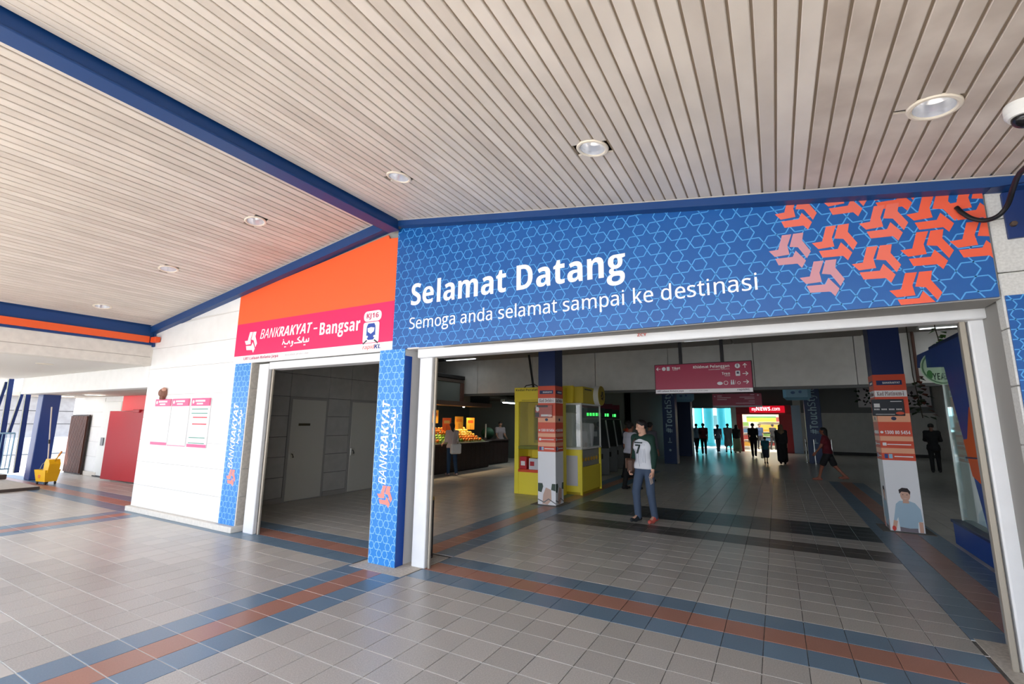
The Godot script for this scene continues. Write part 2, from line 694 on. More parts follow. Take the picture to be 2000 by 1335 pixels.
	# gable beams along the facade
	for side in 2:
		var left := side == 0
		var t2 := struct("trim_2" if left else "trim_3", "blue steel beam under the ceiling edge above the %s sign" % ("orange" if left else "welcome"))
		var drop := 0.135 if left else 0.075
		var bm := MB.new()
		var xa := -10.3 if left else -4.07
		var xb := -4.27 if left else 3.4
		bm.prism([Vector2(xa, roof_y(xa) - drop), Vector2(xb, roof_y(xb) - drop), Vector2(xb, roof_y(xb) + 0.02), Vector2(xa, roof_y(xa) + 0.02)], FZ - 0.02, zf)
		part(t2, "beam", bm, blue)
		var lip := MB.new()
		lip.prism([Vector2(xa, roof_y(xa) - 0.004), Vector2(xb, roof_y(xb) - 0.004), Vector2(xb, roof_y(xb) + 0.004), Vector2(xa, roof_y(xa) + 0.004)], zf - 0.002, zf + 0.012)
		part(t2, "edge_angle", lip, mat(c8(200, 196, 190), 0.5))
	# eave: blue fascia with orange stripe, white concrete beam, lower soffit
	var t4 := struct("trim_4", "blue eave beam with a raised orange stripe")
	boxpart(t4, "beam", Vector3(-10.42, 3.02, FZ + 0.02), Vector3(-10.3, 3.37, zb), blue, 0.005)
	boxpart(t4, "closure_board", Vector3(-10.45, 3.3, FZ - 0.02), Vector3(-10.305, 3.75, zb), blue, 0.0)
	boxpart(t4, "stripe", Vector3(-10.31, 3.06, FZ + 0.11), Vector3(-10.262, 3.18, zb), mat(c8(238, 96, 44), 0.5), 0.003)
	boxpart(t4, "stripe_end", Vector3(-10.262, 3.065, FZ + 0.01), Vector3(-10.08, 3.165, FZ + 0.1), mat(c8(236, 84, 30), 0.5), 0.006)
	boxpart(t4, "end_plate", Vector3(-10.36, 2.99, FZ + 0.01), Vector3(-10.27, 3.42, FZ + 0.035), blue, 0.003)
	var t5 := struct("trim_5", "white painted concrete beam under the blue eave")
	boxpart(t5, "beam", Vector3(-10.62, 2.63, FZ - 0.03), Vector3(-10.34, 3.03, zb), grain(c8(226, 220, 210), 0.06, 0.03, 0.8, 0.7, 12), 0.01)
	boxpart(t5, "groove", Vector3(-10.345, 2.79, FZ + 0.03), Vector3(-10.337, 2.8, zb), mat(c8(168, 160, 150), 0.8), 0.0)
	var so := struct("ceiling_soffit", "smooth grey white soffit beyond the eave beam")
	boxpart(so, "panel", Vector3(-19.5, 2.64, -4.3), Vector3(-10.6, 2.9, zb), mat(c8(222, 218, 212), 0.7), 0.0)
	boxpart(so, "edge_beam", Vector3(-20.0, 2.52, -4.3), Vector3(-19.4, 3.2, zb), mat(c8(226, 220, 210), 0.7), 0.01)
	# recessed downlights
	var labs := ["downlight in the cream slats next to the ridge beam, right slope", "downlight in the cream slats midway above the welcome sign", "downlight in the sooty slats near the dome camera", "downlight in the left slope nearest the ridge beam", "downlight in the middle of the left slope", "downlight in the left slope nearest the blue eave"]
	for i in lamp_spots.size():
		var l: Vector3 = lamp_spots[i]
		var d := thing("ceiling_downlight", labs[i], "downlight", l)
		d.rotation.z = atan(SLOPE_L) if l.x < -4.2 else -atan(SLOPE_R)
		downlight(d)
	var d2 := thing("ceiling_downlight", "downlight in the flat white soffit left of the eave beam", "downlight", fl(87, 710, 2.64))
	downlight(d2)
func downlight(d: Node3D) -> void:
	var ring := MB.new()
	ring.lathe([Vector2(0.094, 0.012), Vector2(0.096, -0.004), Vector2(0.104, -0.009), Vector2(0.118, -0.008), Vector2(0.124, -0.002), Vector2(0.124, 0.006)].map(func(p): return p), 32)
	part(d, "trim_ring", ring, mat(c8(232, 222, 204), 0.4))
	var bowl := MB.new()
	bowl.lathe([Vector2(0.022, 0.115), Vector2(0.06, 0.105), Vector2(0.082, 0.07), Vector2(0.092, 0.03), Vector2(0.095, 0.0)], 32)
	part(d, "reflector", bowl, mat(c8(240, 242, 246), 0.25, 0.6))
	var lampm := MB.new()
	lampm.ball(Vector3(0, 0.085, 0), Vector3(0.026, 0.03, 0.026))
	part(d, "lamp", lampm, mat(c8(250, 250, 248), 0.25))

# ================= facade =================
func build_facade() -> void:
	var white := grain(c8(238, 238, 236), 0.03, 0.02, 0.6, 0.55, 14)
	var edge := grain(c8(205, 198, 186), 0.12, 0.05, 1.2, 0.75, 15)
	var wl := struct("wall_left", "white panelled wall with horizontal grooves left of the small opening")
	boxpart(wl, "core", Vector3(-10.36, 0.0, -4.62), Vector3(-7.105, 3.95, -4.296), mat(c8(214, 212, 208), 0.8), 0.0)
	# horizontal panels with recessed joints between them
	var ys := [0.085, 0.46, 0.87, 1.255, 1.66, 2.07, 2.56, 2.95, 3.42, 3.9]
	for i in ys.size() - 1:
		var y0: float = ys[i] + 0.0025
		var y1: float = ys[i + 1] - 0.0025
		var xr := -7.105
		var pm := MB.new()
		var ytl := minf(y1, roof_y(-10.36) - 0.02)
		var ytr := minf(y1, roof_y(xr) - 0.02)
		if ytl <= y0 + 0.01:
			var xs := -4.2 + (y0 + 0.02 - 4.28) / SLOPE_L + 0.03
			pm.prism([Vector2(xs, y0), Vector2(xr, y0), Vector2(xr, ytr)], -4.31, FZ - 0.002)
		else:
			pm.prism([Vector2(-10.36, y0), Vector2(xr, y0), Vector2(xr, ytr), Vector2(-10.36, ytl)], -4.31, FZ - 0.002)
		part(wl, "panel", pm, white)
	# end face of the wall in the opening, in blocks
	for i in 7:
		boxpart(wl, "end_block", Vector3(-7.11, 0.1 + i * 0.405, -4.62), Vector3(-7.092, 0.1 + i * 0.405 + 0.397, FZ - 0.002), edge, 0.004)
	var bb := struct("baseboard_left", "pale plinth along the foot of the white wall")
	boxpart(bb, "plinth", Vector3(-10.39, 0, -4.65), Vector3(-7.07, 0.085, FZ + 0.07), grain(c8(226, 220, 210), 0.06, 0.05, 1.0, 0.7, 16), 0.006)
	# wall above the two openings (behind the signs)
	var wf := struct("wall_front", "wall above the openings that carries the signs")
	var m := MB.new()
	m.prism([Vector2(-7.105, 2.52), Vector2(-4.2, 2.52), Vector2(-4.2, roof_y(-4.2)), Vector2(-7.105, roof_y(-7.105))], -4.62, -4.305)
	m.prism([Vector2(-4.2, 2.52), Vector2(1.4, 2.52), Vector2(1.4, roof_y(1.4)), Vector2(-4.2, 4.22)], -4.62, -4.305)
	part(wf, "wall", m, mat(c8(150, 148, 144), 0.8))
	# right hand wall: rough white blocks with the start of another patterned panel
	var wr := struct("wall_right_front", "rough white block wall right of the wide opening")
	var rough := grain(c8(214, 214, 210), 0.1, 0.08, 2.2, 0.9, 17)
	boxpart(wr, "core", Vector3(1.42, 0.0, -5.3), Vector3(4.5, 3.3, -4.33), mat(c8(150, 148, 144), 0.8), 0.0)
	for i in 9:
		var y0 := 0.0 + i * 0.385
		boxpart(wr, "block", Vector3(1.4, y0 + 0.003, -4.4), Vector3(2.6, minf(y0 + 0.382, 3.36), FZ - 0.012 + 0.003 * (i % 2)), rough, 0.006)
	# door frames: jambs and lintels of the two openings
	var jm := grain(c8(232, 233, 234), 0.03, 0.02, 0.7, 0.4, 18)
	var guide := mat(c8(168, 160, 146), 0.5, 0.3)
	var dark := mat(c8(38, 38, 38), 0.6)
	var d1 := struct("door_1", "white metal shutter frame around the narrow opening")
	boxpart(d1, "jamb", Vector3(-6.985, 0, -4.4), Vector3(-6.745, 2.5, -4.335), jm, 0.008)
	boxpart(d1, "guide_rail", Vector3(-6.7, 0, -4.4), Vector3(-6.665, 2.45, -4.37), guide, 0.005)
	boxpart(d1, "lintel", Vector3(-6.71, 2.405, -4.52), Vector3(-4.33, 2.515, -4.32), jm, 0.008)
	boxpart(d1, "jamb", Vector3(-4.372, 0, -4.5), Vector3(-4.325, 2.52, -4.29), jm, 0.005)
	var d2 := struct("door_2", "white metal shutter frame around the wide opening")
	boxpart(d2, "jamb", Vector3(-3.795, 0, -4.46), Vector3(-3.6, 2.44, -4.4), jm, 0.008)
	boxpart(d2, "guide_rail", Vector3(-3.582, 0, -4.46), Vector3(-3.553, 2.43, -4.43), guide, 0.005)
	var lm := MB.new()
	lm.bar(Vector3(-3.79, 2.47, -4.42), Vector3(1.42, 2.51, -4.74), 0.16, 0.115, Vector3.UP, 0.008)
	part(d2, "lintel", lm, jm)
	var lm2 := MB.new()
	lm2.bar(Vector3(-3.9, 2.527, -4.37), Vector3(1.42, 2.558, -4.66), 0.2, 0.02, Vector3.UP, 0.004)
	part(d2, "drip_edge", lm2, mat(c8(212, 210, 206), 0.5))
	var rj := -4.74
	boxpart(d2, "guide_rail", Vector3(1.29, 0, rj - 0.05), Vector3(1.325, 2.5, rj - 0.015), guide, 0.005)
	boxpart(d2, "jamb", Vector3(1.338, 0, rj - 0.2), Vector3(1.5, 2.5, rj), jm, 0.01)
	boxpart(d2, "conduit", Vector3(1.5, 0, rj - 0.15), Vector3(1.57, 2.52, rj + 0.04), mat(c8(196, 188, 174), 0.6), 0.02)
	for yy in [2.43, 1.52]:
		var sc := MB.new()
		sc.ball(Vector3(1.47, yy, rj), Vector3(0.008, 0.008, 0.005))
		part(d2, "screw", sc, dark)
	# tiny printed stickers on the lintels
	var st := MB.new()
	letters(st, "ZCY", "sansbold", at3(-1.12, 2.485, -4.46), 0.09, 0.028)
	part(d2, "sticker", st, mat(c8(190, 70, 60), 0.6))

func build_left_side() -> void:
	var white := grain(c8(232, 232, 230), 0.03, 0.02, 0.6, 0.6, 21)
	# lintel beam over the alcove and alcove walls
	var wa := struct("wall_alcove", "white walls of the recess behind the wall end")
	boxpart(wa, "lintel_beam", Vector3(-17.1, 2.22, -4.55), Vector3(-10.36, 2.64, FZ), white, 0.01)
	boxpart(wa, "back_wall", Vector3(-19.2, 0, -6.3), Vector3(-10.3, 2.5, -6.06), white, 0.0)
	for i in 5:
		boxpart(wa, "panel", Vector3(-18.6, 0.12 + i * 0.42, -6.07), Vector3(-17.05, 0.12 + i * 0.42 + 0.41, -6.045), white, 0.005)
	boxpart(wa, "ceiling_panel", Vector3(-19.2, 2.24, -6.3), Vector3(-10.3, 2.34, -4.55), mat(c8(196, 186, 176), 0.7), 0.0)
	boxpart(wa, "return_wall", Vector3(-10.62, 0, -6.3), Vector3(-10.3, 2.6, -4.62), white, 0.0)
	boxpart(wa, "skirting", Vector3(-18.6, 0, -6.06), Vector3(-16.9, 0.11, -6.02), mat(c8(214, 206, 194), 0.7), 0.004)
	for xx in [-17.6, -15.6]:
		var lt := thing("recess_ceiling_light", "square recessed ceiling light in the recess %s" % ("near the louvred screen" if xx < -17 else "in front of the red transom"), "light", Vector3(xx, 2.24, -5.3))
		boxpart(lt, "frame", Vector3(-0.2, -0.012, -0.2), Vector3(0.2, 0.0, 0.2), mat(c8(230, 228, 224), 0.5), 0.003)
		boxpart(lt, "diffuser", Vector3(-0.16, -0.016, -0.16), Vector3(0.16, -0.011, 0.16), glow(c8(255, 244, 226), 2.5), 0.0)
		var al := OmniLight3D.new()
		al.name = "lamp_light"
		lt.add_child(al)
		al.position = Vector3(0, -0.1, 0)
		al.light_energy = 0.1
		al.light_color = c8(255, 244, 226)
		al.light_size = 0.2
		al.omni_range = 30
		al.shadow_enabled = true
	# red door standing open with its red transom, and the white door beside it
	var rd := struct("door_3", "red door leaf standing ajar under a red transom panel")
	var redm := mat(c8(178, 30, 42), 0.45)
	boxpart(rd, "transom", Vector3(-15.7, 1.83, -6.02), Vector3(-13.4, 2.24, -5.96), mat(c8(228, 62, 68), 0.5), 0.006)
	var leaf := MB.new()
	leaf.bar(Vector3(-15.83, 0.93, -5.78), Vector3(-14.22, 0.93, -5.9), 0.05, 1.78, Vector3.UP, 0.006)
	part(rd, "leaf", leaf, redm)
	boxpart(rd, "frame_post", Vector3(-13.95, 0, -6.05), Vector3(-13.8, 1.83, -5.93), mat(c8(120, 124, 128), 0.4, 0.4), 0.006)
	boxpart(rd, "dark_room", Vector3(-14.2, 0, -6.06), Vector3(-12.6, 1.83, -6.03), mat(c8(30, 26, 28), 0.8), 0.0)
	var cl := MB.new()
	cl.span(Vector3(-14.7, 1.78, -5.9), Vector3(-14.35, 1.86, -5.82), 0.01)
	cl.bar(Vector3(-14.5, 1.84, -5.86), Vector3(-14.05, 1.85, -5.96), 0.02, 0.02)
	part(rd, "door_closer", cl, redm)
	var wd := struct("door_4", "white steel door with a small lock plate beside the red door")
	boxpart(wd, "leaf", Vector3(-17.05, 0.03, -6.07), Vector3(-15.95, 2.1, -6.03), mat(c8(228, 230, 226), 0.5), 0.008)
	boxpart(wd, "lock_plate", Vector3(-16.86, 0.86, -6.03), Vector3(-16.68, 1.08, -6.005), mat(c8(90, 92, 95), 0.4, 0.6), 0.01)
	boxpart(wd, "notice", Vector3(-16.1, 1.6, -6.03), Vector3(-15.95, 1.72, -6.024), mat(c8(170, 200, 180), 0.6), 0.0)
	boxpart(wd, "threshold", Vector3(-17.05, 0, -6.05), Vector3(-15.95, 0.03, -6.0), mat(c8(40, 40, 40), 0.6), 0.0)
	# brown louvred screen
	var lv := thing("louvre_screen", "brown vertical slat screen between blue column and white recess wall", "screen", Vector3(-18.33, 0, -5.95))
	boxpart(lv, "frame", Vector3(-0.6, 0, -0.06), Vector3(0.6, 1.72, -0.02), mat(c8(44, 26, 22), 0.6), 0.004)
	for i in 13:
		boxpart(lv, "slat", Vector3(-0.57 + i * 0.089, 0.04, -0.03), Vector3(-0.57 + i * 0.089 + 0.055, 1.68, 0.02), mat(c8(92, 54, 42), 0.55), 0.006)
	# big blue column
	var col := thing("blue_column", "thick square dark blue column beside the mop bucket", "column", Vector3(-17.385, 0, -4.935))
	boxpart(col, "shaft", Vector3(-0.185, 0, -0.185), Vector3(0.185, 2.4, 0.185), mat(c8(28, 62, 130), 0.4), 0.012)
	# low step and kerb
	var sp := struct("floor_step", "low concrete step with a dark edge at the left")
	boxpart(sp, "step", Vector3(-19.5, -0.02, -4.32), Vector3(-14.92, 0.075, 3.0), grain(c8(196, 190, 180), 0.08, 0.04, 0.8, 0.8, 23), 0.012)
	boxpart(sp, "dark_edge", Vector3(-14.93, -0.01, -4.33), Vector3(-14.9, 0.066, 3.0), mat(c8(70, 58, 52), 0.7), 0.004)
	boxpart(sp, "upper_step", Vector3(-22.0, 0.0, -4.32), Vector3(-17.2, 0.2, 3.0), grain(c8(190, 184, 174), 0.08, 0.04, 0.8, 0.8, 24), 0.012)
	boxpart(sp, "dark_edge", Vector3(-17.21, 0.08, -4.33), Vector3(-17.18, 0.19, 3.0), mat(c8(70, 58, 52), 0.7), 0.004)
	# raking struts of the footbridge
	var blue := mat(c8(18, 52, 120), 0.45)
	var pale := mat(c8(226, 232, 214), 0.5)
	for k in 2:
		var gz := -4.14 - k * 0.36
		var s := thing("bridge_strut", ["blue steel post with raking brace behind the railing end", "blue steel post with raking brace next to the blue column"][k], "strut", Vector3(-17.45, 0.2, gz))
		var a := MB.new()
		a.bar(Vector3(0, 0, -0.05), Vector3(0, 2.42, 0), 0.1, 0.12, Vector3.RIGHT, 0.006)
		part(s, "post", a, blue)
		var b := MB.new()
		b.bar(Vector3(-0.02, 1.0, 0.21), Vector3(-0.02, 2.34, 0.07), 0.06, 0.07, Vector3.RIGHT, 0.004)
		part(s, "brace", b, blue)
		var c := MB.new()
		c.bar(Vector3(0.055, 0, 0.01), Vector3(0.055, 2.42, 0.06), 0.016, 0.02, Vector3.RIGHT)
		c.bar(Vector3(0.03, 1.0, 0.255), Vector3(0.03, 2.34, 0.115), 0.016, 0.02, Vector3.RIGHT)
		part(s, "pale_edge", c, pale)
	# railing
	var rl := thing("railing", "pale blue barred railing panel on the step beside the struts", "railing", Vector3(-17.36, 0.2, -4.38))
	var rm := mat(c8(150, 190, 216), 0.4, 0.2)
	for yy in [0.12, 1.02]:
		var b := MB.new()
		b.tube([Vector3(0, yy, 0), Vector3(0, yy, 3.3)], 0.022, 8)
		part(rl, "rail", b, rm)
	for i in 45:
		var b := MB.new()
		b.tube([Vector3(0, 0.0 if i % 8 == 0 else 0.12, i * 0.075), Vector3(0, 1.02, i * 0.075)], 0.016 if i % 8 == 0 else 0.009, 6)
		part(rl, "bar", b, rm)
	# building across the way
	var far := thing("far_building", "grey block building with pale upper band beyond the footbridge", "building", Vector3(-30, 0, -8))
	boxpart(far, "wall", Vector3(-4, -0.2, -14), Vector3(0, 2.6, 6), grain(c8(168, 160, 154), 0.08, 0.03, 0.4, 0.8, 26), 0.0)
	boxpart(far, "upper_band", Vector3(-4, 2.6, -14), Vector3(0.15, 4.4, 6), mat(c8(232, 232, 230), 0.7), 0.0)
	boxpart(far, "plinth", Vector3(-0.1, -0.2, -14), Vector3(0.6, 0.7, 6), mat(c8(236, 236, 238), 0.7), 0.0)
	for yy in [1.3, 1.9]:
		boxpart(far, "joint", Vector3(0.0, yy, -14), Vector3(0.01, yy + 0.03, 6), mat(c8(90, 86, 84), 0.8), 0.0)
	# mop bucket with wringer and mop
	var bk := thing("mop_bucket", "yellow mop bucket on castors with wringer at the blue column", "bucket", Vector3(-15.95, 0, -4.74), 0.15)
	bk.scale = Vector3(0.7, 0.8, 0.7)
	var yel := mat(c8(240, 186, 20), 0.35)
	var m := MB.new()
	var lo := [Vector3(-0.3, 0.09, 0.17), Vector3(0.25, 0.09, 0.17), Vector3(0.25, 0.09, -0.17), Vector3(-0.3, 0.09, -0.17)]
	var hi := [Vector3(-0.4, 0.44, 0.22), Vector3(0.28, 0.44, 0.22), Vector3(0.28, 0.44, -0.22), Vector3(-0.4, 0.44, -0.22)]
	for i in 4:
		var j := (i + 1) % 4
		m.quad(lo[i], lo[j], hi[j], hi[i])
		m.quad(hi[j] * Vector3(0.95, 1, 0.93), lo[j] * Vector3(0.95, 1.3, 0.93), lo[i] * Vector3(0.95, 1.3, 0.93), hi[i] * Vector3(0.95, 1, 0.93))
		m.quad(hi[i], hi[j], hi[j] * Vector3(0.95, 1, 0.93), hi[i] * Vector3(0.95, 1, 0.93))
	m.quad(lo[3], lo[2], lo[1], lo[0])
	part(bk, "tub", m, yel)
	var w := MB.new()
	w.prism([Vector2(0.02, 0.42), Vector2(0.3, 0.36), Vector2(0.34, 0.62), Vector2(0.26, 0.76), Vector2(0.1, 0.78), Vector2(0.02, 0.66)], -0.16, 0.16)
	part(bk, "wringer", w, yel)
	var hd := MB.new()
	hd.tube([Vector3(0.28, 0.7, 0), Vector3(0.52, 0.93, 0.0)], 0.016, 8)
	part(bk, "lever", hd, mat(c8(220, 170, 40), 0.4))
	var gr := MB.new()
	gr.tube([Vector3(0.46, 0.87, 0), Vector3(0.6, 1.0, 0.0)], 0.028, 8)
	part(bk, "grip", gr, mat(c8(230, 150, 60), 0.5))
	var wire := MB.new()
	wire.tube([Vector3(-0.1, 0.44, 0.2), Vector3(-0.12, 0.62, 0.14), Vector3(-0.06, 0.72, 0), Vector3(-0.12, 0.62, -0.14), Vector3(-0.1, 0.44, -0.2)], 0.012, 6)
	wire.tube([Vector3(0.0, 0.44, 0.16), Vector3(-0.02, 0.6, 0.1), Vector3(0.0, 0.68, 0), Vector3(-0.02, 0.6, -0.1)], 0.012, 6)
	part(bk, "wire_handle", wire, mat(c8(130, 134, 136), 0.4, 0.7))
	for s in [Vector3(-0.26, 0.045, 0.14), Vector3(0.22, 0.045, 0.14), Vector3(-0.26, 0.045, -0.14), Vector3(0.22, 0.045, -0.14)]:
		var c := MB.new()
		c.xf = Transform3D(Basis(Vector3.RIGHT, PI / 2), s)
		c.lathe([Vector2(0.0, -0.016), Vector2(0.045, -0.016), Vector2(0.045, 0.016), Vector2(0, 0.016)], 14)
		part(bk, "castor", c, mat(c8(40, 38, 36), 0.6))
	var pr := MB.new()
	pr.prism(disc2(-0.08, 0.26, 0.07, 0.07), 0.195, 0.199)
	part(bk, "printed_mark", pr, mat(c8(226, 120, 24), 0.5))
	var mp := thing("mop", "mop with long pale handle standing in the yellow bucket", "mop", Vector3(-16.05, 0, -4.74), 0.5)
	var st := MB.new()
	st.tube([Vector3(0.06, 0.3, 0.05), Vector3(-0.16, 1.9, 0.0)], 0.014, 8)
	part(mp, "handle", st, mat(c8(206, 200, 190), 0.45))
	var gp := MB.new()
	gp.tube([Vector3(-0.03, 0.98, 0.03), Vector3(-0.045, 1.08, 0.027)], 0.02, 8)
	part(mp, "joint", gp, mat(c8(30, 30, 32), 0.5))
	var md := MB.new()
	md.ball(Vector3(0.06, 0.28, 0.05), Vector3(0.1, 0.14, 0.1))
	part(mp, "mop_head", md, mat(c8(150, 146, 140), 0.9))

# ================= hall behind the facade =================
func build_hall() -> void:
	var grey := grain(c8(176, 176, 174), 0.06, 0.02, 0.6, 0.65, 31)
	var white := grain(c8(214, 214, 210), 0.05, 0.02, 0.5, 0.65, 32)
	var joint := mat(c8(70, 70, 70), 0.8)
	# corridor wall seen through the narrow opening
	var wc := struct("wall_corridor", "grey panelled corridor wall with two steel doors seen through the narrow opening")
	var X := -8.76
	boxpart(wc, "core", Vector3(X - 0.3, 0, -9.5), Vector3(X - 0.012, 3.78, -4.62), joint, 0.0)
	var zc := [-4.62, -5.35, -6.17, -7.14, -7.76, -8.7, -9.5]
	for i in zc.size() - 1:
		var is_door: bool = i == 2 or i == 4
		var yy := [0.1, 0.5, 0.9, 1.3, 1.72, 2.12, 2.6, 3.15, 3.7]
		for k in yy.size() - 1:
			if is_door and k < 5:
				continue
			boxpart(wc, "panel", Vector3(X - 0.02, yy[k] + 0.004, zc[i + 1] + 0.004), Vector3(X, yy[k + 1] - 0.004, zc[i] - 0.004), grey, 0.004)
		if not is_door:
			boxpart(wc, "skirting", Vector3(X - 0.02, 0, zc[i + 1]), Vector3(X + 0.012, 0.1, zc[i]), mat(c8(150, 148, 144), 0.7), 0.003)
	for k in 2:
		var z0: float = zc[3] if k == 0 else zc[5]
		var z1: float = zc[2] if k == 0 else zc[4]
		var dd := struct("door_%d" % (5 + k), "grey steel door with %s in the corridor wall" % ("a small name plate" if k == 0 else "a square lock box"))
		boxpart(dd, "frame", Vector3(X - 0.02, 0, z0 + 0.005), Vector3(X + 0.006, 2.12, z1 - 0.005), mat(c8(150, 150, 148), 0.5), 0.004)
		boxpart(dd, "leaf", Vector3(X - 0.01, 0.02, z0 + 0.06), Vector3(X + 0.014, 2.07, z1 - 0.06), mat(c8(192, 192, 186), 0.42), 0.006)
		var lp := boxpart(dd, "lock_plate", Vector3(X + 0.01, 0.83, z1 - 0.2), Vector3(X + 0.024, 1.0, z1 - 0.08), mat(c8(206, 206, 202), 0.35, 0.5), 0.006)
		var hm := MB.new()
		hm.tube([Vector3(X + 0.024, 0.95, z1 - 0.12), Vector3(X + 0.06, 0.95, z1 - 0.12), Vector3(X + 0.06, 0.88, z1 - 0.15), Vector3(X + 0.024, 0.88, z1 - 0.15)], 0.01, 6)
		part(lp, "handle", hm, mat(c8(60, 60, 62), 0.4, 0.6))
		if k == 0:
			var np := boxpart(dd, "name_plate", Vector3(X + 0.012, 1.52, z1 - 0.52), Vector3(X + 0.02, 1.57, z1 - 0.24), mat(c8(64, 60, 44), 0.5), 0.002)
			np.set_meta("label", "small dark name plate")
	# ceiling of the front part of the hall
	var ch := struct("ceiling_hall", "grey concrete hall ceiling in large panels")
	for i in 6:
		for k in 4:
			boxpart(ch, "panel", Vector3(-9.0 + i * 2.72 + 0.01, 3.7, -4.62 - (k + 1) * 2.22 + 0.01), Vector3(-9.0 + (i + 1) * 2.72 - 0.01, 3.8, -4.62 - k * 2.22 - 0.01), mat(c8(132, 128, 122), 0.8), 0.01)
	boxpart(ch, "deck", Vector3(-15, 3.78, -13.4), Vector3(7.4, 4.1, -4.5), mat(c8(90, 88, 84), 0.8), 0.0)
	boxpart(ch, "front_closure", Vector3(-9.0, 3.2, -4.75), Vector3(7.4, 4.0, -4.63), mat(c8(90, 88, 84), 0.8), 0.0)
	# white bulkhead across the hall
	var bh := struct("wall_bulkhead", "white bulkhead of tall panels hanging across the hall")
	var xs := -13.0
	while xs < 7.2:
		boxpart(bh, "panel", Vector3(xs + 0.006, 2.57, -13.35), Vector3(minf(xs + 2.1, 7.2) - 0.006, 3.76, -13.2), white, 0.006)
		xs += 2.1
	boxpart(bh, "core", Vector3(-13.1, 2.6, -13.6), Vector3(7.2, 4.3, -13.3), mat(c8(70, 70, 70), 0.8), 0.0)
	boxpart(bh, "bottom_trim", Vector3(-13.1, 2.5, -13.36), Vector3(7.2, 2.57, -13.22), mat(c8(96, 98, 98), 0.6), 0.004)
	# back part of the hall
	var cf := struct("ceiling_far", "dark high ceiling of the back of the hall")
	boxpart(cf, "deck", Vector3(-15, 4.2, -33), Vector3(7.4, 4.5, -13.3), mat(c8(70, 74, 76), 0.8), 0.0)
	var cb := struct("trim_6", "dark concrete cross beams under the high ceiling")
	for i in 5:
		boxpart(cb, "beam", Vector3(-14, 3.7, -16.5 - i * 3.6), Vector3(7.2, 4.2, -16.1 - i * 3.6), mat(c8(84, 88, 90), 0.8), 0.01)
	var wr := struct("wall_right", "pale right hand side wall of the hall")
	boxpart(wr, "wall", Vector3(7.2, 0, -33), Vector3(7.5, 4.4, -4.4), white, 0.0)
	var wl := struct("wall_far_left", "dark left side wall of the fruit shop")
	boxpart(wl, "wall", Vector3(-13.4, 0, -33), Vector3(-13.1, 4.4, -9.2), mat(c8(96, 100, 98), 0.7), 0.0)
	boxpart(wl, "wall", Vector3(-13.4, 0, -9.5), Vector3(-8.77, 4.4, -9.3), mat(c8(96, 100, 98), 0.7), 0.0)
	var wm := struct("wall_middle", "grey green wall behind the fruit shop and ticket machines")
	boxpart(wm, "wall", Vector3(-13.4, 0, -19.3), Vector3(-5.15, 4.2, -19.0), mat(c8(104, 112, 108), 0.7), 0.0)
	boxpart(wm, "wall", Vector3(-5.4, 0, -32), Vector3(-5.15, 4.2, -19.0), mat(c8(104, 112, 108), 0.7), 0.0)
	# end wall with openings to the light
	var we := struct("wall_back", "dark end wall of the hall with bright openings")
	var z := -32.0
	var dk := mat(c8(104, 108, 108), 0.7)
	var xa := pz(1236, 850, z).x
	var xb := pz(1288, 850, z).x
	var xc := pz(1350, 850, z).x
	var xd := pz(1441, 850, z).x
	var xe := pz(1553, 850, z).x
	boxpart(we, "pier", Vector3(-15, 0, z - 0.3), Vector3(xa, 4.2, z), dk, 0.0)
	boxpart(we, "pier", Vector3(xb, 0, z - 0.3), Vector3(xc, 4.2, z), mat(c8(40, 62, 92), 0.6), 0.0)
	boxpart(we, "pier", Vector3(xe, 0, z - 0.3), Vector3(7.4, 4.2, z), grain(c8(206, 206, 202), 0.04, 0.02, 0.4, 0.6, 33), 0.0)
	boxpart(we, "lintel", Vector3(xa, pz(1290, 797, z).y, z - 0.3), Vector3(xe, 4.2, z), dk, 0.0)
	boxpart(we, "grey_band", Vector3(xe + 0.4, pz(1750, 806, z).y, z - 0.02), Vector3(7.2, 4.2, z + 0.04), mat(c8(120, 122, 122), 0.6), 0.01)
	boxpart(we, "skirting", Vector3(xe + 0.4, 0, z), Vector3(7.2, 0.16, z + 0.03), mat(c8(50, 50, 50), 0.6), 0.004)
	# fluorescent fittings under the hall ceiling
	var spots := [[1050, 679, "beside the blue column of the yellow kiosk"], [1385, 660, "above the hanging direction sign"], [1868, 634, "next to the trailing vine"], [900, 700, "over the passage to the fruit shop"]]
	for s in spots:
		var p := fl(s[0], s[1], 3.68)
		p.z = clampf(p.z, -12.6, -5.2)
		var f := thing("ceiling_lamp", "white fluorescent ceiling lamp " + s[2], "lamp", Vector3(p.x, 3.7, p.z))
		boxpart(f, "housing", Vector3(-0.62, -0.05, -0.09), Vector3(0.62, 0.0, 0.09), mat(c8(220, 220, 216), 0.5), 0.008)
		boxpart(f, "tube", Vector3(-0.58, -0.066, -0.03), Vector3(0.58, -0.05, 0.03), glow(c8(240, 246, 250), 1.6), 0.004)
		lamp_at(f, Vector3(0, -0.12, 0), c8(240, 246, 250), 0.15, Vector2(1.1, 0.1))
	for s in [[4.4, -20.5, "near the suited man"], [4.4, -27.5, "near the plant mural"], [-1.2, -18.6, "behind the maroon signs"]]:
		var f := thing("hall_tube_lamp", "long tube lamp under the high ceiling " + s[2], "lamp", Vector3(s[0], 3.66, s[1]))
		boxpart(f, "housing", Vector3(-0.75, -0.06, -0.1), Vector3(0.75, 0.0, 0.1), mat(c8(220, 220, 216), 0.5), 0.008)
		boxpart(f, "tube", Vector3(-0.7, -0.08, -0.03), Vector3(0.7, -0.06, 0.03), glow(c8(226, 244, 246), 1.6), 0.004)
		var rr := MB.new()
		rr.tube([Vector3(-0.5, 0, 0), Vector3(-0.5, 0.54, 0)], 0.01, 5)
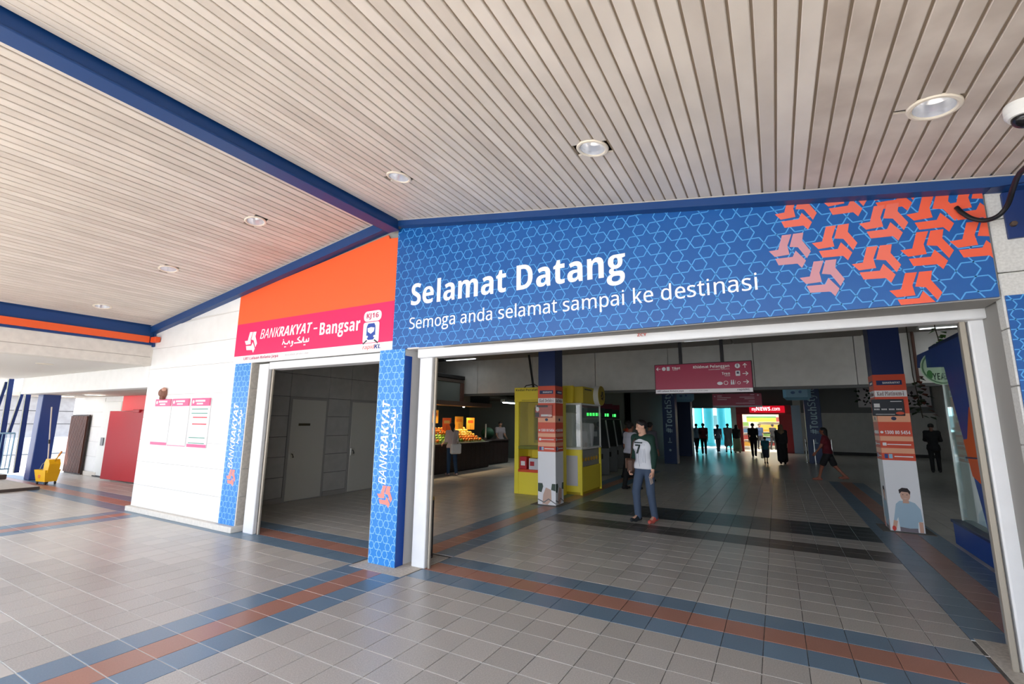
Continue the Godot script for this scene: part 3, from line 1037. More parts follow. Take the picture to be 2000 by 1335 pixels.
		rr.tube([Vector3(0.5, 0, 0), Vector3(0.5, 0.54, 0)], 0.01, 5)
		part(f, "rods", rr, mat(c8(60, 60, 60), 0.5))
		lamp_at(f, Vector3(0, -0.14, 0), c8(226, 244, 246), 0.4, Vector2(1.4, 0.1))
func lamp_at(parent: Node3D, at: Vector3, col: Color, energy: float, size: Vector2) -> void:
	var l := AreaLight3D.new()
	l.name = "lamp_light"
	parent.add_child(l)
	l.position = at
	l.rotation.x = -PI / 2
	l.area_size = size
	l.light_color = col
	l.light_energy = energy
	l.area_range = 40.0
	l.shadow_enabled = true

# ================= printed signs on the facade =================
func clip_seg(a: Vector2, b: Vector2, poly: Array) -> Array:
	var t0 := 0.0
	var t1 := 1.0
	for i in poly.size():
		var p: Vector2 = poly[i]
		var e: Vector2 = poly[(i + 1) % poly.size()] - p
		var nn := Vector2(-e.y, e.x)     # inside on the left of a counter-clockwise polygon
		var da := nn.dot(a - p)
		var db := nn.dot(b - p)
		if da < 0 and db < 0:
			return []
		if da < 0:
			t0 = maxf(t0, da / (da - db))
		elif db < 0:
			t1 = minf(t1, da / (da - db))
	return [] if t0 >= t1 else [a.lerp(b, t0), a.lerp(b, t1)]
# six-pointed stars and hexagons in thin lines, printed inside a convex polygon (counter-clockwise)
func star_lines(m: MB, poly: Array, o: Vector2, sx: float, sy: float, w: float, z: float) -> void:
	var lo: Vector2 = poly[0]
	var hi: Vector2 = poly[0]
	for p: Vector2 in poly:
		lo = lo.min(p)
		hi = hi.max(p)
	var i0 := int((lo.x - o.x) / sx) - 2
	var i1 := int((hi.x - o.x) / sx) + 2
	for i in range(i0, i1 + 1):
		var shift := 0.5 * sy if posmod(i, 2) == 1 else 0.0
		var j0 := int((lo.y - o.y) / sy) - 2
		var j1 := int((hi.y - o.y) / sy) + 2
		for j in range(j0, j1 + 1):
			var c := Vector2(o.x + i * sx, o.y + j * sy + shift)
			var ring := []
			for k in 12:
				var a := PI / 2 + k * PI / 6
				var r := 0.5 if k % 2 == 0 else 0.5 / sqrt(3.0)
				ring.append(c + Vector2(cos(a) * r * sx / 0.866, sin(a) * r * sy))
			for k in 12:
				var s := clip_seg(ring[k], ring[(k + 1) % 12], poly)
				if s.size() == 2 and s[0].distance_to(s[1]) > 0.002:
					var d: Vector2 = (s[1] - s[0]).normalized() * w * 0.5
					var q := Vector2(-d.y, d.x)
					m.quad(Vector3(s[0].x - q.x, s[0].y - q.y, z), Vector3(s[1].x - q.x, s[1].y - q.y, z), Vector3(s[1].x + q.x, s[1].y + q.y, z), Vector3(s[0].x + q.x, s[0].y + q.y, z))
# the triple-arrow emblem: three bent arms turned by 120 degrees, clipped to a rectangle
func emblem(m: MB, o: Vector2, size: float, z: float, clip: Array) -> void:
	var arms := [[-0.05, 0.133, 0.017, 0.13, -0.019, 0.035, -0.009, -0.041, -0.115, -0.044, -0.154, 0.012, -0.085, 0.014], [0.029, 0.13, 0.101, 0.128, 0.087, 0.062, 0.139, -0.039, 0.108, -0.092, 0.054, 0.01, -0.004, 0.024], [0.036, -0.015, 0.1, -0.11, 0.068, -0.168, 0.04, -0.127, -0.093, -0.12, -0.113, -0.061, 0.011, -0.065]]
	for arm in arms:
		var pts := PackedVector2Array()
		for k in range(0, arm.size(), 2):
			pts.append(o + Vector2(arm[k], arm[k + 1]) * size / 0.3)
		for r in Geometry2D.intersect_polygons(pts, PackedVector2Array(clip)):
			if r.size() >= 3:
				m.prism(Array(r), z - 0.0004, z)
func jawi(m: MB, t: Transform3D, w: float, lw: float) -> void:
	var keep := m.xf
	m.xf = m.xf * t
	var k := w
	for s in [[[0, 0.02], [0.04, 0.1], [0.1, 0.03], [0.2, 0.02], [0.26, 0.09], [0.3, 0.02]], [[0.34, -0.05], [0.4, -0.02], [0.41, 0.06], [0.37, 0.07], [0.38, 0.02]], [[0.47, 0.02], [0.75, 0.02], [0.58, 0.11], [0.66, 0.16]], [[0.75, 0.02], [0.8, 0.14], [0.82, 0.02], [0.9, 0.02], [0.92, 0.08], [0.93, 0.02], [1.0, 0.03], [1.0, 0.1]]]:
		var pts := []
		for p in s:
			pts.append(Vector2(p[0], p[1]) * k)
		ribbon(m, pts, lw, 0.0, 0.002)
	for p in [[0.1, -0.05], [0.14, -0.05], [0.84, -0.05], [0.88, -0.05], [0.03, 0.14]]:
		m.prism(disc2(p[0] * k, p[1] * k, lw * 0.6, lw * 0.6, 6), 0.0, 0.002)
	m.xf = keep
func build_signs() -> void:
	var blue := grain(c8(8, 86, 160), 0.03, 0.01, 0.5, 0.38, 41)
	var line := mat(c8(78, 158, 222), 0.45)
	var white := mat(c8(246, 246, 246), 0.45)
	var z := FZ
	# --- blue welcome sign
	var s := thing("welcome_sign", "large blue welcome signboard with star lattice, white lettering and orange emblems above the wide opening", "sign", Vector3.ZERO)
	var top := func(x: float) -> float: return roof_y(x) - 0.06
	var poly := [Vector2(-4.15, 2.529), Vector2(1.385, 2.529), Vector2(1.385, top.call(1.385)), Vector2(-4.08, top.call(-4.08)), Vector2(-4.15, top.call(-4.08) - 0.02)]
	var pm := MB.new()
	pm.prism(poly, z - 0.024, z)
	part(s, "panel", pm, blue)
	var sl := MB.new()
	star_lines(sl, poly, Vector2(-0.37, 3.275), 0.1945, 0.2145, 0.0085, z + 0.0008)
	part(s, "star_lattice", sl, line)
	var em := MB.new()
	var spots := [[0.271, 3.389], [0.606, 3.43], [0.904, 3.41], [0.51, 3.088], [0.827, 3.189], [1.115, 3.201], [0.204, 3.074], [0.404, 2.813], [0.753, 2.872], [1.053, 2.931], [1.33, 2.95], [0.958, 2.633], [1.33, 3.23]]
	for i in spots.size():
		var e := MB.new()
		emblem(e, Vector2(spots[i][0], spots[i][1]), 0.3, z + 0.0014 + i * 0.0001, poly)
		if e.v.size():
			var faded: bool = spots[i][0] < 0.45 and spots[i][1] < 3.2
			part(s, "emblem", e, mat(c8(198, 140, 150) if faded else (c8(228, 108, 88) if spots[i][0] < 0.9 else c8(230, 92, 62)), 0.45))
	var t1 := MB.new()
	letters(t1, "Selamat Datang", "sansbold", at3(-3.875, 2.972, z + 0.0008), 2.71, 0.392)
	part(s, "lettering", t1, white)
	var t2 := MB.new()
	letters(t2, "Semoga anda selamat sampai ke destinasi", "sans", at3(-3.885, 2.722, z + 0.0008), 3.83, 0.2)
	part(s, "lettering", t2, white)
	# --- station sign: orange, pink, white
	var q := thing("station_sign", "orange and pink station name sign above the narrow opening", "sign", Vector3.ZERO)
	var om := MB.new()
	om.prism([Vector2(-7.6, 3.17), Vector2(-4.152, 3.17), Vector2(-4.152, 4.02), Vector2(-4.3, 4.035), Vector2(-4.33, 4.09), Vector2(-7.6, 3.66)], z - 0.024, z)
	part(q, "orange_panel", om, mat(c8(246, 98, 44), 0.5))
	boxpart(q, "pink_panel", Vector3(-7.6, 2.643, z - 0.024), Vector3(-4.152, 3.17, z), mat(c8(228, 26, 96), 0.45), 0.0)
	boxpart(q, "white_strip", Vector3(-7.6, 2.523, z - 0.024), Vector3(-4.152, 2.643, z), mat(c8(240, 240, 240), 0.45), 0.0)
	var pts := func(x: float, y: float) -> Vector3: return pz(x, y, z)
	var l1 := MB.new()
	var a0: Vector3 = pts.call(508, 661)
	var a1: Vector3 = pts.call(545, 659)
	var a2: Vector3 = pts.call(609, 654)
	letters(l1, "BANK", "sans", at3(a0.x, a0.y - 0.005, z + 0.0008), a1.x - a0.x - 0.02, 0.15, 0.002, 0.22)
	letters(l1, "RAKYAT", "sansbold", at3(a1.x - 0.01, a0.y - 0.005, z + 0.0008), a2.x - a1.x - 0.03, 0.15, 0.002, 0.22)
	var b0: Vector3 = pts.call(624, 654)
	var b1: Vector3 = pts.call(703, 640)
	letters(l1, "Bangsar", "sansbold", at3(b0.x, b0.y - 0.06, z + 0.0008), b1.x - b0.x, 0.235)
	l1.span(Vector3(pts.call(613, 640).x, 2.93, z), Vector3(pts.call(620, 640).x, 2.95, z + 0.003))
	part(q, "lettering", l1, white)
	var jw := MB.new()
	jawi(jw, at3(pts.call(552, 668).x, pts.call(552, 668).y - 0.045, z + 0.0008), pts.call(603, 663).x - pts.call(552, 668).x, 0.018)
	part(q, "jawi_script", jw, white)
	var lg := MB.new()
	var lc: Vector3 = pts.call(491, 666)
	emblem(lg, Vector2(lc.x, lc.y), 0.34, z + 0.002, rect2(-8, 2, -6, 4))
	part(q, "emblem", lg, white)
	var bd := MB.new()
	var k0: Vector3 = pts.call(711, 624)
	var k1: Vector3 = pts.call(746, 604)
	bd.prism(round2(k0.x, k1.y - 0.14, k1.x, k1.y, 0.06), z, z + 0.002)
	bd.prism(round2(k0.x, k1.y - 0.425, k1.x - 0.03, k1.y - 0.15, 0.03), z, z + 0.002)
	var badge := part(q, "badge", bd, white)
	var kt := MB.new()
	letters(kt, "KJ16", "sansbold", at3(k0.x + 0.05, k1.y - 0.115, z + 0.002), k1.x - k0.x - 0.1, 0.085)
	part(badge, "lettering", kt, mat(c8(196, 40, 96), 0.5))
	var tr := MB.new()
	var tx := (k0.x + k1.x) / 2 - 0.015
	var ty := k1.y - 0.285
	tr.prism([Vector2(tx - 0.078, ty + 0.078), Vector2(tx - 0.0546, ty + 0.117), Vector2(tx + 0.0546, ty + 0.117), Vector2(tx + 0.078, ty + 0.078), Vector2(tx + 0.0819, ty - 0.0624), Vector2(tx + 0.0468, ty - 0.1014), Vector2(tx - 0.0468, ty - 0.1014), Vector2(tx - 0.0819, ty - 0.0624)], z + 0.002, z + 0.003)
	part(badge, "train_symbol", tr, mat(c8(30, 70, 160), 0.5))
	var ws := MB.new()
	ws.prism([Vector2(tx - 0.0624, ty + 0.0546), Vector2(tx, ty + 0.0663), Vector2(tx + 0.0624, ty + 0.0546), Vector2(tx + 0.0546, ty + 0.0078), Vector2(tx, ty - 0.0234), Vector2(tx - 0.0546, ty + 0.0078)], z + 0.003, z + 0.0035)
	for sg in [-1, 1]:
		ws.prism(disc2(tx + sg * 0.068, ty - 0.0585, 0.02, 0.016, 8), z + 0.003, z + 0.0035)
	part(badge, "train_window", ws, white)
	var rl := MB.new()
	for sg in [-1, 1]:
		ribbon(rl, [Vector2(tx + sg * 0.07, ty - 0.1092), Vector2(tx + sg * 0.13, ty - 0.1482)], 0.02, z + 0.002, z + 0.003)
	part(badge, "track", rl, mat(c8(50, 50, 60), 0.5))
	var w1 := MB.new()
	var f0: Vector3 = pts.call(476, 703)
	letters(w1, "LRT Laluan Kelana Jaya", "sansbold", at3(f0.x, 2.56, z + 0.0008), pts.call(543, 696).x - f0.x, 0.06)
	part(q, "lettering", w1, mat(c8(190, 50, 96), 0.5))
	var w2 := MB.new()
	letters(w2, "KELANA JAYA LINE", "sans", at3(pts.call(557, 694).x, 2.572, z + 0.0008), pts.call(603, 690).x - pts.call(557, 694).x, 0.035)
	part(q, "lettering", w2, mat(c8(186, 176, 180), 0.5))
	var w3 := MB.new()
	letters(w3, "rapid", "sans", at3(pts.call(708, 680).x, 2.553, z + 0.0008), 0.2, 0.07, 0.002, 0.2)
	part(q, "lettering", w3, mat(c8(216, 60, 50), 0.5))
	var w4 := MB.new()
	letters(w4, "KL", "sansbold", at3(pts.call(708, 680).x + 0.21, 2.567, z + 0.0008), 0.11, 0.055, 0.002, 0.2)
	part(q, "lettering", w4, mat(c8(20, 50, 130), 0.5))
	# --- narrow patterned strip left of the opening, and the patterned pillar
	patterned(thing("patterned_strip", "narrow blue star patterned panel with vertical white name on the white wall", "panel", Vector3.ZERO), -7.53, -7.118, 0.086, 2.52, z - 0.0015, z + 0.003)
	var pl := thing("pillar", "square blue pillar with star pattern and vertical white name between the openings", "pillar", Vector3.ZERO)
	boxpart(pl, "core", Vector3(-4.31, 0.002, -4.62), Vector3(-3.915, 2.52, -4.252), mat(c8(226, 226, 226), 0.6), 0.0)
	boxpart(pl, "blue_side", Vector3(-3.915, 0.004, -4.385), Vector3(-3.905, 2.44, -4.252), mat(c8(24, 76, 168), 0.42), 0.002)
	patterned(pl, -4.318, -3.903, 0.004, 2.524, -4.252, -4.244)
	# the start of another patterned panel on the right wall
	var rp := thing("patterned_board", "dark blue star patterned panel on the rough white wall right of the wide opening", "panel", Vector3.ZERO)
	var bp := boxpart(rp, "panel", Vector3(1.41, 0.3, z - 0.0085), Vector3(2.5, 2.53, z + 0.004), blue, 0.0)
	var rl2 := MB.new()
	star_lines(rl2, rect2(1.41, 0.3, 2.5, 2.53), Vector2(1.5, 2.33), 0.12, 0.135, 0.007, z + 0.005)
	part(bp, "star_lattice", rl2, line)
	# --- three notices in clear holders
	var labs := ["first pink headed notice, under the small brown wall sounder", "plain middle pink headed notice of the three on the white wall", "pink headed timetable notice with coloured rows nearest the patterned strip"]
	for i in 3:
		var x0: float = [-9.93, -9.33, -8.69][i]
		var x1: float = [-9.36, -8.75, -8.1][i]
		var y0 := 1.18
		var y1 := 1.99
		var n := thing("notice", labs[i], "notice", Vector3.ZERO, 0.0, "notices on the white wall")
		boxpart(n, "sheet", Vector3(x0, y0, z), Vector3(x1, y1, z + 0.012), mat(c8(244, 244, 244), 0.4), 0.002)
		boxpart(n, "header", Vector3(x0, y1 - 0.13, z + 0.012), Vector3(x1, y1, z + 0.014), mat(c8(228, 60, 124), 0.4), 0.0)
		boxpart(n, "side_tab", Vector3(x1 - 0.045, y1 - 0.12, z + 0.014), Vector3(x1 - 0.005, y1 - 0.005, z + 0.016), mat(c8(190, 30, 90), 0.4), 0.0)
		boxpart(n, "footer", Vector3(x0, y0, z + 0.012), Vector3(x1, y0 + (0.05 if i != 1 else 0.012), z + 0.014), mat(c8(228, 70, 130), 0.4), 0.0)
		var tx2 := MB.new()
		tx2.prism(disc2(x0 + 0.06, y1 - 0.06, 0.03, 0.03, 10), z + 0.014, z + 0.0155)
		tx2.span(Vector3(x0 + 0.12, y1 - 0.06, z + 0.014), Vector3(x0 + 0.42, y1 - 0.03, z + 0.0155))
		tx2.span(Vector3(x0 + 0.17, y1 - 0.105, z + 0.014), Vector3(x0 + 0.36, y1 - 0.08, z + 0.0155))
		part(n, "header_print", tx2, white)
		var rows := MB.new()
		for r in 13:
			rows.span(Vector3(x0 + 0.05, y1 - 0.19 - r * 0.043, z + 0.012), Vector3(x1 - 0.07 - 0.1 * (r % 3), y1 - 0.182 - r * 0.043, z + 0.0135))
		part(n, "rows", rows, mat(c8(206, 208, 208), 0.5))
		if i == 2:
			var cr := MB.new()
			for y in [1.8, 1.73]:
				cr.span(Vector3(x0 + 0.04, y, z + 0.012), Vector3(x1 - 0.06, y + 0.016, z + 0.0145))
			for y in [1.33, 1.24]:
				cr.span(Vector3(x0 + 0.04, y, z + 0.012), Vector3(x1 - 0.06, y + 0.014, z + 0.0145))
			part(n, "green_rows", cr, mat(c8(60, 140, 120), 0.5))
			var rr := MB.new()
			for y in [1.66, 1.55]:
				rr.span(Vector3(x0 + 0.1, y, z + 0.012), Vector3(x1 - 0.06, y + 0.02, z + 0.0145))
			part(n, "red_rows", rr, mat(c8(214, 50, 70), 0.5))
	# small brown sounder on the wall
	var sd := thing("wall_sounder", "small rusty brown sounder on the white wall above the notices", "sounder", Vector3(-9.67, 2.1, z))
	var b := MB.new()
	b.xf = Transform3D(Basis(Vector3.RIGHT, PI / 2), Vector3.ZERO)
	b.lathe([Vector2(0.0, 0.09), Vector2(0.05, 0.085), Vector2(0.085, 0.05), Vector2(0.095, 0.0)].map(func(v): return v), 16)
	part(sd, "horn", b, grain(c8(140, 84, 62), 0.3, 0.1, 8.0, 0.7, 44))
	boxpart(sd, "bracket", Vector3(-0.05, -0.12, 0), Vector3(0.06, 0.0, 0.06), mat(c8(120, 70, 54), 0.7), 0.01)
	var strb := MB.new()
	strb.ball(Vector3(0.05, 0.06, 0.04), Vector3(0.04, 0.04, 0.04))
	part(sd, "beacon", strb, mat(c8(200, 150, 130), 0.4))
func patterned(root: Node3D, x0: float, x1: float, y0: float, y1: float, z0: float, z: float) -> void:
	var pn := boxpart(root, "patterned_panel", Vector3(x0, y0, z0), Vector3(x1, y1, z), mat(c8(42, 132, 212), 0.42), 0.0)
	var m := MB.new()
	star_lines(m, rect2(x0, y0, x1, y1), Vector2((x0 + x1) / 2 + 0.005, 2.36), 0.13, 0.1655, 0.0075, z + 0.0008)
	part(pn, "star_lattice", m, mat(c8(150, 206, 244), 0.45))
	var w := x1 - x0
	var up := Basis(Vector3(0, 1, 0), Vector3(-1, 0, 0), Vector3(0, 0, 1))
	var t := MB.new()
	letters(t, "BANK", "sans", Transform3D(up, Vector3(x0 + w * 0.52, 0.9, z + 0.001)), 0.36, 0.12, 0.002, 0.22)
	letters(t, "RAKYAT", "sansbold", Transform3D(up, Vector3(x0 + w * 0.52, 1.275, z + 0.001)), 0.6, 0.12, 0.002, 0.22)
	part(pn, "lettering", t, mat(c8(246, 246, 246), 0.45))
	var j := MB.new()
	jawi(j, Transform3D(up, Vector3(x0 + w * 0.78, 1.28, z + 0.001)), 0.5, 0.016)
	part(pn, "jawi_script", j, mat(c8(246, 246, 246), 0.45))
	var e := MB.new()
	emblem(e, Vector2(x0 + w * 0.52, 0.78), 0.25, z + 0.002, rect2(x0, y0, x1, y1))
	part(pn, "emblem", e, mat(c8(246, 140, 128), 0.45))

# ================= poster-clad columns =================
func build_columns() -> void:
	clad_column("clad_column", "square column with orange card advert and white foot beside the yellow kiosk", -4.36, -3.97, -8.87, 3.7, 2.40, 1.05, false)
	clad_column("clad_column", "square column with orange card advert and a portrait of a man, beside the blue booth", 1.467, 1.887, -9.77, 3.7, 2.49, 1.10, true)
func clad_column(called: String, label: String, x0: float, x1: float, zf: float, top: float, yo: float, yw: float, portrait: bool) -> void:
	var r := thing(called, label, "column", Vector3((x0 + x1) / 2, 0, zf))
	var w := x1 - x0
	var h := w / 2
	var navy := mat(c8(14, 42, 96), 0.45)
	boxpart(r, "shaft", Vector3(-h, 0.0, -w), Vector3(h, top, -0.002), navy, 0.004)
	boxpart(r, "plinth_plate", Vector3(-h - 0.12, 0.0005, -w - 0.12), Vector3(h + 0.12, 0.006, 0.12), mat(c8(120, 116, 110), 0.8), 0.0)
	var sides := [[Transform3D(Basis(), Vector3(0, 0, 0)), 0], [Transform3D(Basis(Vector3.UP, PI / 2), Vector3(h, 0, -h)), 1], [Transform3D(Basis(Vector3.UP, -PI / 2), Vector3(-h, 0, -h)), 2]]
	for sd in sides:
		var t: Transform3D = sd[0]
		if sd[1] != 0:
			t = t * at3(0, 0, 0.0)
		var panel := Node3D.new()
		panel.name = "advert_face"
		r.add_child(panel, true)
		panel.transform = t
		var k := yo - yw
		var org := mat(c8(222, 84, 56), 0.45)
		boxpart(panel, "orange_sheet", Vector3(-h - 0.003, yw, -0.004), Vector3(h + 0.003, yo, 0.004), org, 0.0)
		boxpart(panel, "white_sheet", Vector3(-h - 0.003, 0.006, -0.004), Vector3(h + 0.003, yw, 0.004), mat(c8(246, 247, 250), 0.45), 0.0)
		var pale := MB.new()
		pale.span(Vector3(-h, yo - k * 0.56, 0.004), Vector3(h, yo - k * 0.46, 0.0048))
		pale.span(Vector3(-h, yo - k * 0.78, 0.004), Vector3(h, yo - k * 0.725, 0.0048))
		pale.span(Vector3(-h, yo - k * 0.92, 0.004), Vector3(h, yo - k * 0.862, 0.0048))
		part(panel, "peach_stripes", pale, mat(c8(244, 176, 140), 0.45))
		var wt := MB.new()
		wt.span(Vector3(-h, yo - k * 0.265, 0.004), Vector3(h, yo - k * 0.19, 0.0052))
		part(panel, "white_title_strip", wt, mat(c8(240, 238, 238), 0.45))
		var tt := MB.new()
		letters(tt, "Kad Platinum-i" if portrait else "Kad Debit-i", "serifbold", at3(-h * 0.86, yo - k * 0.252, 0.0052), w * 0.84, 0.07)
		part(panel, "lettering", tt, mat(c8(120, 84, 84), 0.5))
		boxpart(panel, "logo_plate", Vector3(-h * 0.82, yo - k * 0.125, 0.004), Vector3(h * 0.78, yo - k * 0.07, 0.0055), mat(c8(24, 44, 96), 0.45), 0.0)
		var lt := MB.new()
		letters(lt, "BANKRAKYAT", "sansbold", at3(-h * 0.42, yo - k * 0.11, 0.0055), w * 0.54, 0.032, 0.001)
		letters(lt, "1300 80 5454", "sansbold", at3(-h * 0.66, yo - k * 0.7, 0.0048), w * 0.78, 0.055, 0.001)
		lt.prism(disc2(-h * 0.84, yo - k * 0.68, 0.022, 0.02, 10), 0.0048, 0.0056)
		lt.span(Vector3(-h * 0.6, yo - k * 0.825, 0.004), Vector3(h * 0.85, yo - k * 0.815, 0.0052))
		lt.prism(round2(-h * 0.88, yo - k * 0.835, -h * 0.64, yo - k * 0.8, 0.006), 0.004, 0.0052)
		lt.span(Vector3(-h * 0.25, yo - k * 0.962, 0.004), Vector3(h * 0.88, yo - k * 0.95, 0.0052))
		part(panel, "lettering", lt, mat(c8(244, 244, 244), 0.45))
		var ic := MB.new()
		ic.prism(disc2(0.0, yo - k * 0.52, 0.035, 0.03, 12), 0.0052, 0.0062)
		part(panel, "round_mark", ic, mat(c8(44, 56, 92), 0.45))
		var fb := MB.new()
		fb.span(Vector3(-h * 0.85, yo - k * 0.98, 0.004), Vector3(-h * 0.64, yo - k * 0.93, 0.0052))
		part(panel, "square_icon", fb, mat(c8(52, 72, 140), 0.45))
		var tw := MB.new()
		tw.span(Vector3(-h * 0.58, yo - k * 0.98, 0.004), Vector3(-h * 0.36, yo - k * 0.93, 0.0052))
		part(panel, "square_icon", tw, mat(c8(150, 200, 226), 0.45))
		if sd[1] == 0:
			# the bank card standing proud of the column
			var cd := boxpart(panel, "bank_card", Vector3(-h * 1.3, yo - k * 0.49, 0.012), Vector3(h * 0.72, yo - k * 0.295, 0.026), mat(c8(52, 56, 62) if portrait else c8(170, 74, 62), 0.35), 0.01)
			var dg := MB.new()
			if portrait:
				dg.span(Vector3(-h * 1.15, yo - k * 0.39, 0.026), Vector3(-h * 0.78, yo - k * 0.345, 0.0275))
				for q in 4:
					for q2 in 4:
						dg.span(Vector3(-h * 1.16 + q * h * 0.46 + q2 * h * 0.09, yo - k * 0.422, 0.026), Vector3(-h * 1.1 + q * h * 0.46 + q2 * h * 0.09, yo - k * 0.405, 0.027))
				dg.span(Vector3(-h * 1.1, yo - k * 0.475, 0.026), Vector3(h * 0.1, yo - k * 0.468, 0.027))
				dg.span(Vector3(-h * 0.1, yo - k * 0.325, 0.026), Vector3(h * 0.6, yo - k * 0.317, 0.027))
			else:
				dg.span(Vector3(-h * 1.22, yo - k * 0.34, 0.026), Vector3(-h * 1.15, yo - k * 0.3, 0.0275))
				dg.prism(disc2(-h * 1.02, yo - k * 0.36, 0.04, 0.05, 12), 0.026, 0.0272)
				dg.span(Vector3(-h * 0.6, yo - k * 0.47, 0.026), Vector3(h * 0.3, yo - k * 0.44, 0.0272))
			part(cd, "card_print", dg, mat(c8(222, 222, 220), 0.4))
			var ov := MB.new()
			ov.prism(disc2(h * 0.42, yo - k * 0.458, 0.055, 0.024, 16), 0.026, 0.0275)
			part(cd, "oval_mark", ov, mat(c8(224, 92, 66) if portrait else c8(230, 200, 190), 0.4))
			if not portrait:
				var dk := MB.new()
				dk.span(Vector3(-h * 1.28, yo - k * 0.33, 0.026), Vector3(h * 0.2, yo - k * 0.3, 0.0268))
				dk.span(Vector3(-h * 1.28, yo - k * 0.48, 0.026), Vector3(-h * 0.82, yo - k * 0.41, 0.0268))
				part(cd, "dark_print", dk, mat(c8(60, 50, 56), 0.4))
		if portrait and sd[1] != 1:
			man_print(panel, h)
		elif not portrait:
			var hp := MB.new()
			hp.prism([Vector2(-h * 0.5, 0.02), Vector2(h * 0.1, 0.01), Vector2(h * 0.55, 0.1), Vector2(h * 0.5, 0.3), Vector2(-h * 0.1, 0.34), Vector2(-h * 0.4, 0.2)], 0.004, 0.0052)
			part(panel, "hand_print", hp, mat(c8(214, 182, 164), 0.5))
			var gp := MB.new()
			gp.prism([Vector2(-h, 0.26), Vector2(-h * 0.6, 0.24), Vector2(-h * 0.4, 0.36), Vector2(-h * 0.5, 0.42), Vector2(-h, 0.42)], 0.004, 0.0052)
			gp.prism([Vector2(h * 0.5, 0.3), Vector2(h, 0.28), Vector2(h, 0.42), Vector2(h * 0.6, 0.42)], 0.004, 0.0052)
			part(panel, "leaf_print", gp, mat(c8(62, 82, 70), 0.5))
			var lp := MB.new()
			ribbon(lp, [Vector2(-h, 0.1), Vector2(-h * 0.3, 0.05), Vector2(h * 0.2, 0.12), Vector2(h, 0.04)], 0.02, 0.0052, 0.0058)
			part(panel, "grey_print", lp, mat(c8(120, 120, 122), 0.5))
func man_print(panel: Node3D, h: float) -> void:
	var z := 0.004
	var a := MB.new()
	a.prism([Vector2(-0.16, 0.16), Vector2(-0.11, 0.42), Vector2(-0.06, 0.47), Vector2(0.05, 0.48), Vector2(0.13, 0.45), Vector2(0.19, 0.36), Vector2(0.2, 0.18), Vector2(0.14, 0.16), Vector2(0.13, 0.05), Vector2(-0.09, 0.05), Vector2(-0.1, 0.22), Vector2(-0.13, 0.15)], z, z + 0.001)
	part(panel, "shirt_print", a, mat(c8(176, 204, 222), 0.5))
	var b := MB.new()
	b.prism(disc2(0.02, 0.56, 0.062, 0.085, 18), z, z + 0.0012)
	b.prism([Vector2(-0.02, 0.44), Vector2(0.06, 0.44), Vector2(0.055, 0.5), Vector2(-0.015, 0.5)], z, z + 0.0014)
	b.prism([Vector2(-0.19, 0.02), Vector2(-0.14, 0.02), Vector2(-0.11, 0.16), Vector2(-0.16, 0.17)], z, z + 0.0012)
	b.prism([Vector2(0.15, 0.01), Vector2(0.195, 0.01), Vector2(0.2, 0.17), Vector2(0.15, 0.17)], z, z + 0.0012)
	part(panel, "skin_print", b, mat(c8(222, 178, 156), 0.5))
	var c := MB.new()
	c.prism([Vector2(-0.05, 0.58), Vector2(-0.055, 0.64), Vector2(-0.01, 0.675), Vector2(0.06, 0.67), Vector2(0.09, 0.62), Vector2(0.082, 0.57), Vector2(0.06, 0.61), Vector2(-0.02, 0.615)], z, z + 0.0016)
	for sx in [-0.008, 0.045]:
		c.prism(disc2(sx, 0.57, 0.009, 0.005, 8), z, z + 0.0016)
	part(panel, "hair_print", c, mat(c8(46, 34, 36), 0.5))
	var m := MB.new()
	m.prism([Vector2(-0.008, 0.515), Vector2(0.045, 0.515), Vector2(0.02, 0.503)], z, z + 0.0016)
	part(panel, "smile_print", m, mat(c8(236, 206, 200), 0.5))
	var d := MB.new()
	d.prism([Vector2(-0.09, 0.008), Vector2(0.13, 0.008), Vector2(0.13, 0.07), Vector2(0.03, 0.06), Vector2(-0.09, 0.075)], z, z + 0.0016)
	part(panel, "trouser_print", d, mat(c8(132, 124, 134), 0.5))
	var e := MB.new()
	e.prism(disc2(-0.165, 0.045, 0.025, 0.04, 10), z, z + 0.0016)
	part(panel, "red_print", e, mat(c8(220, 70, 60), 0.5))

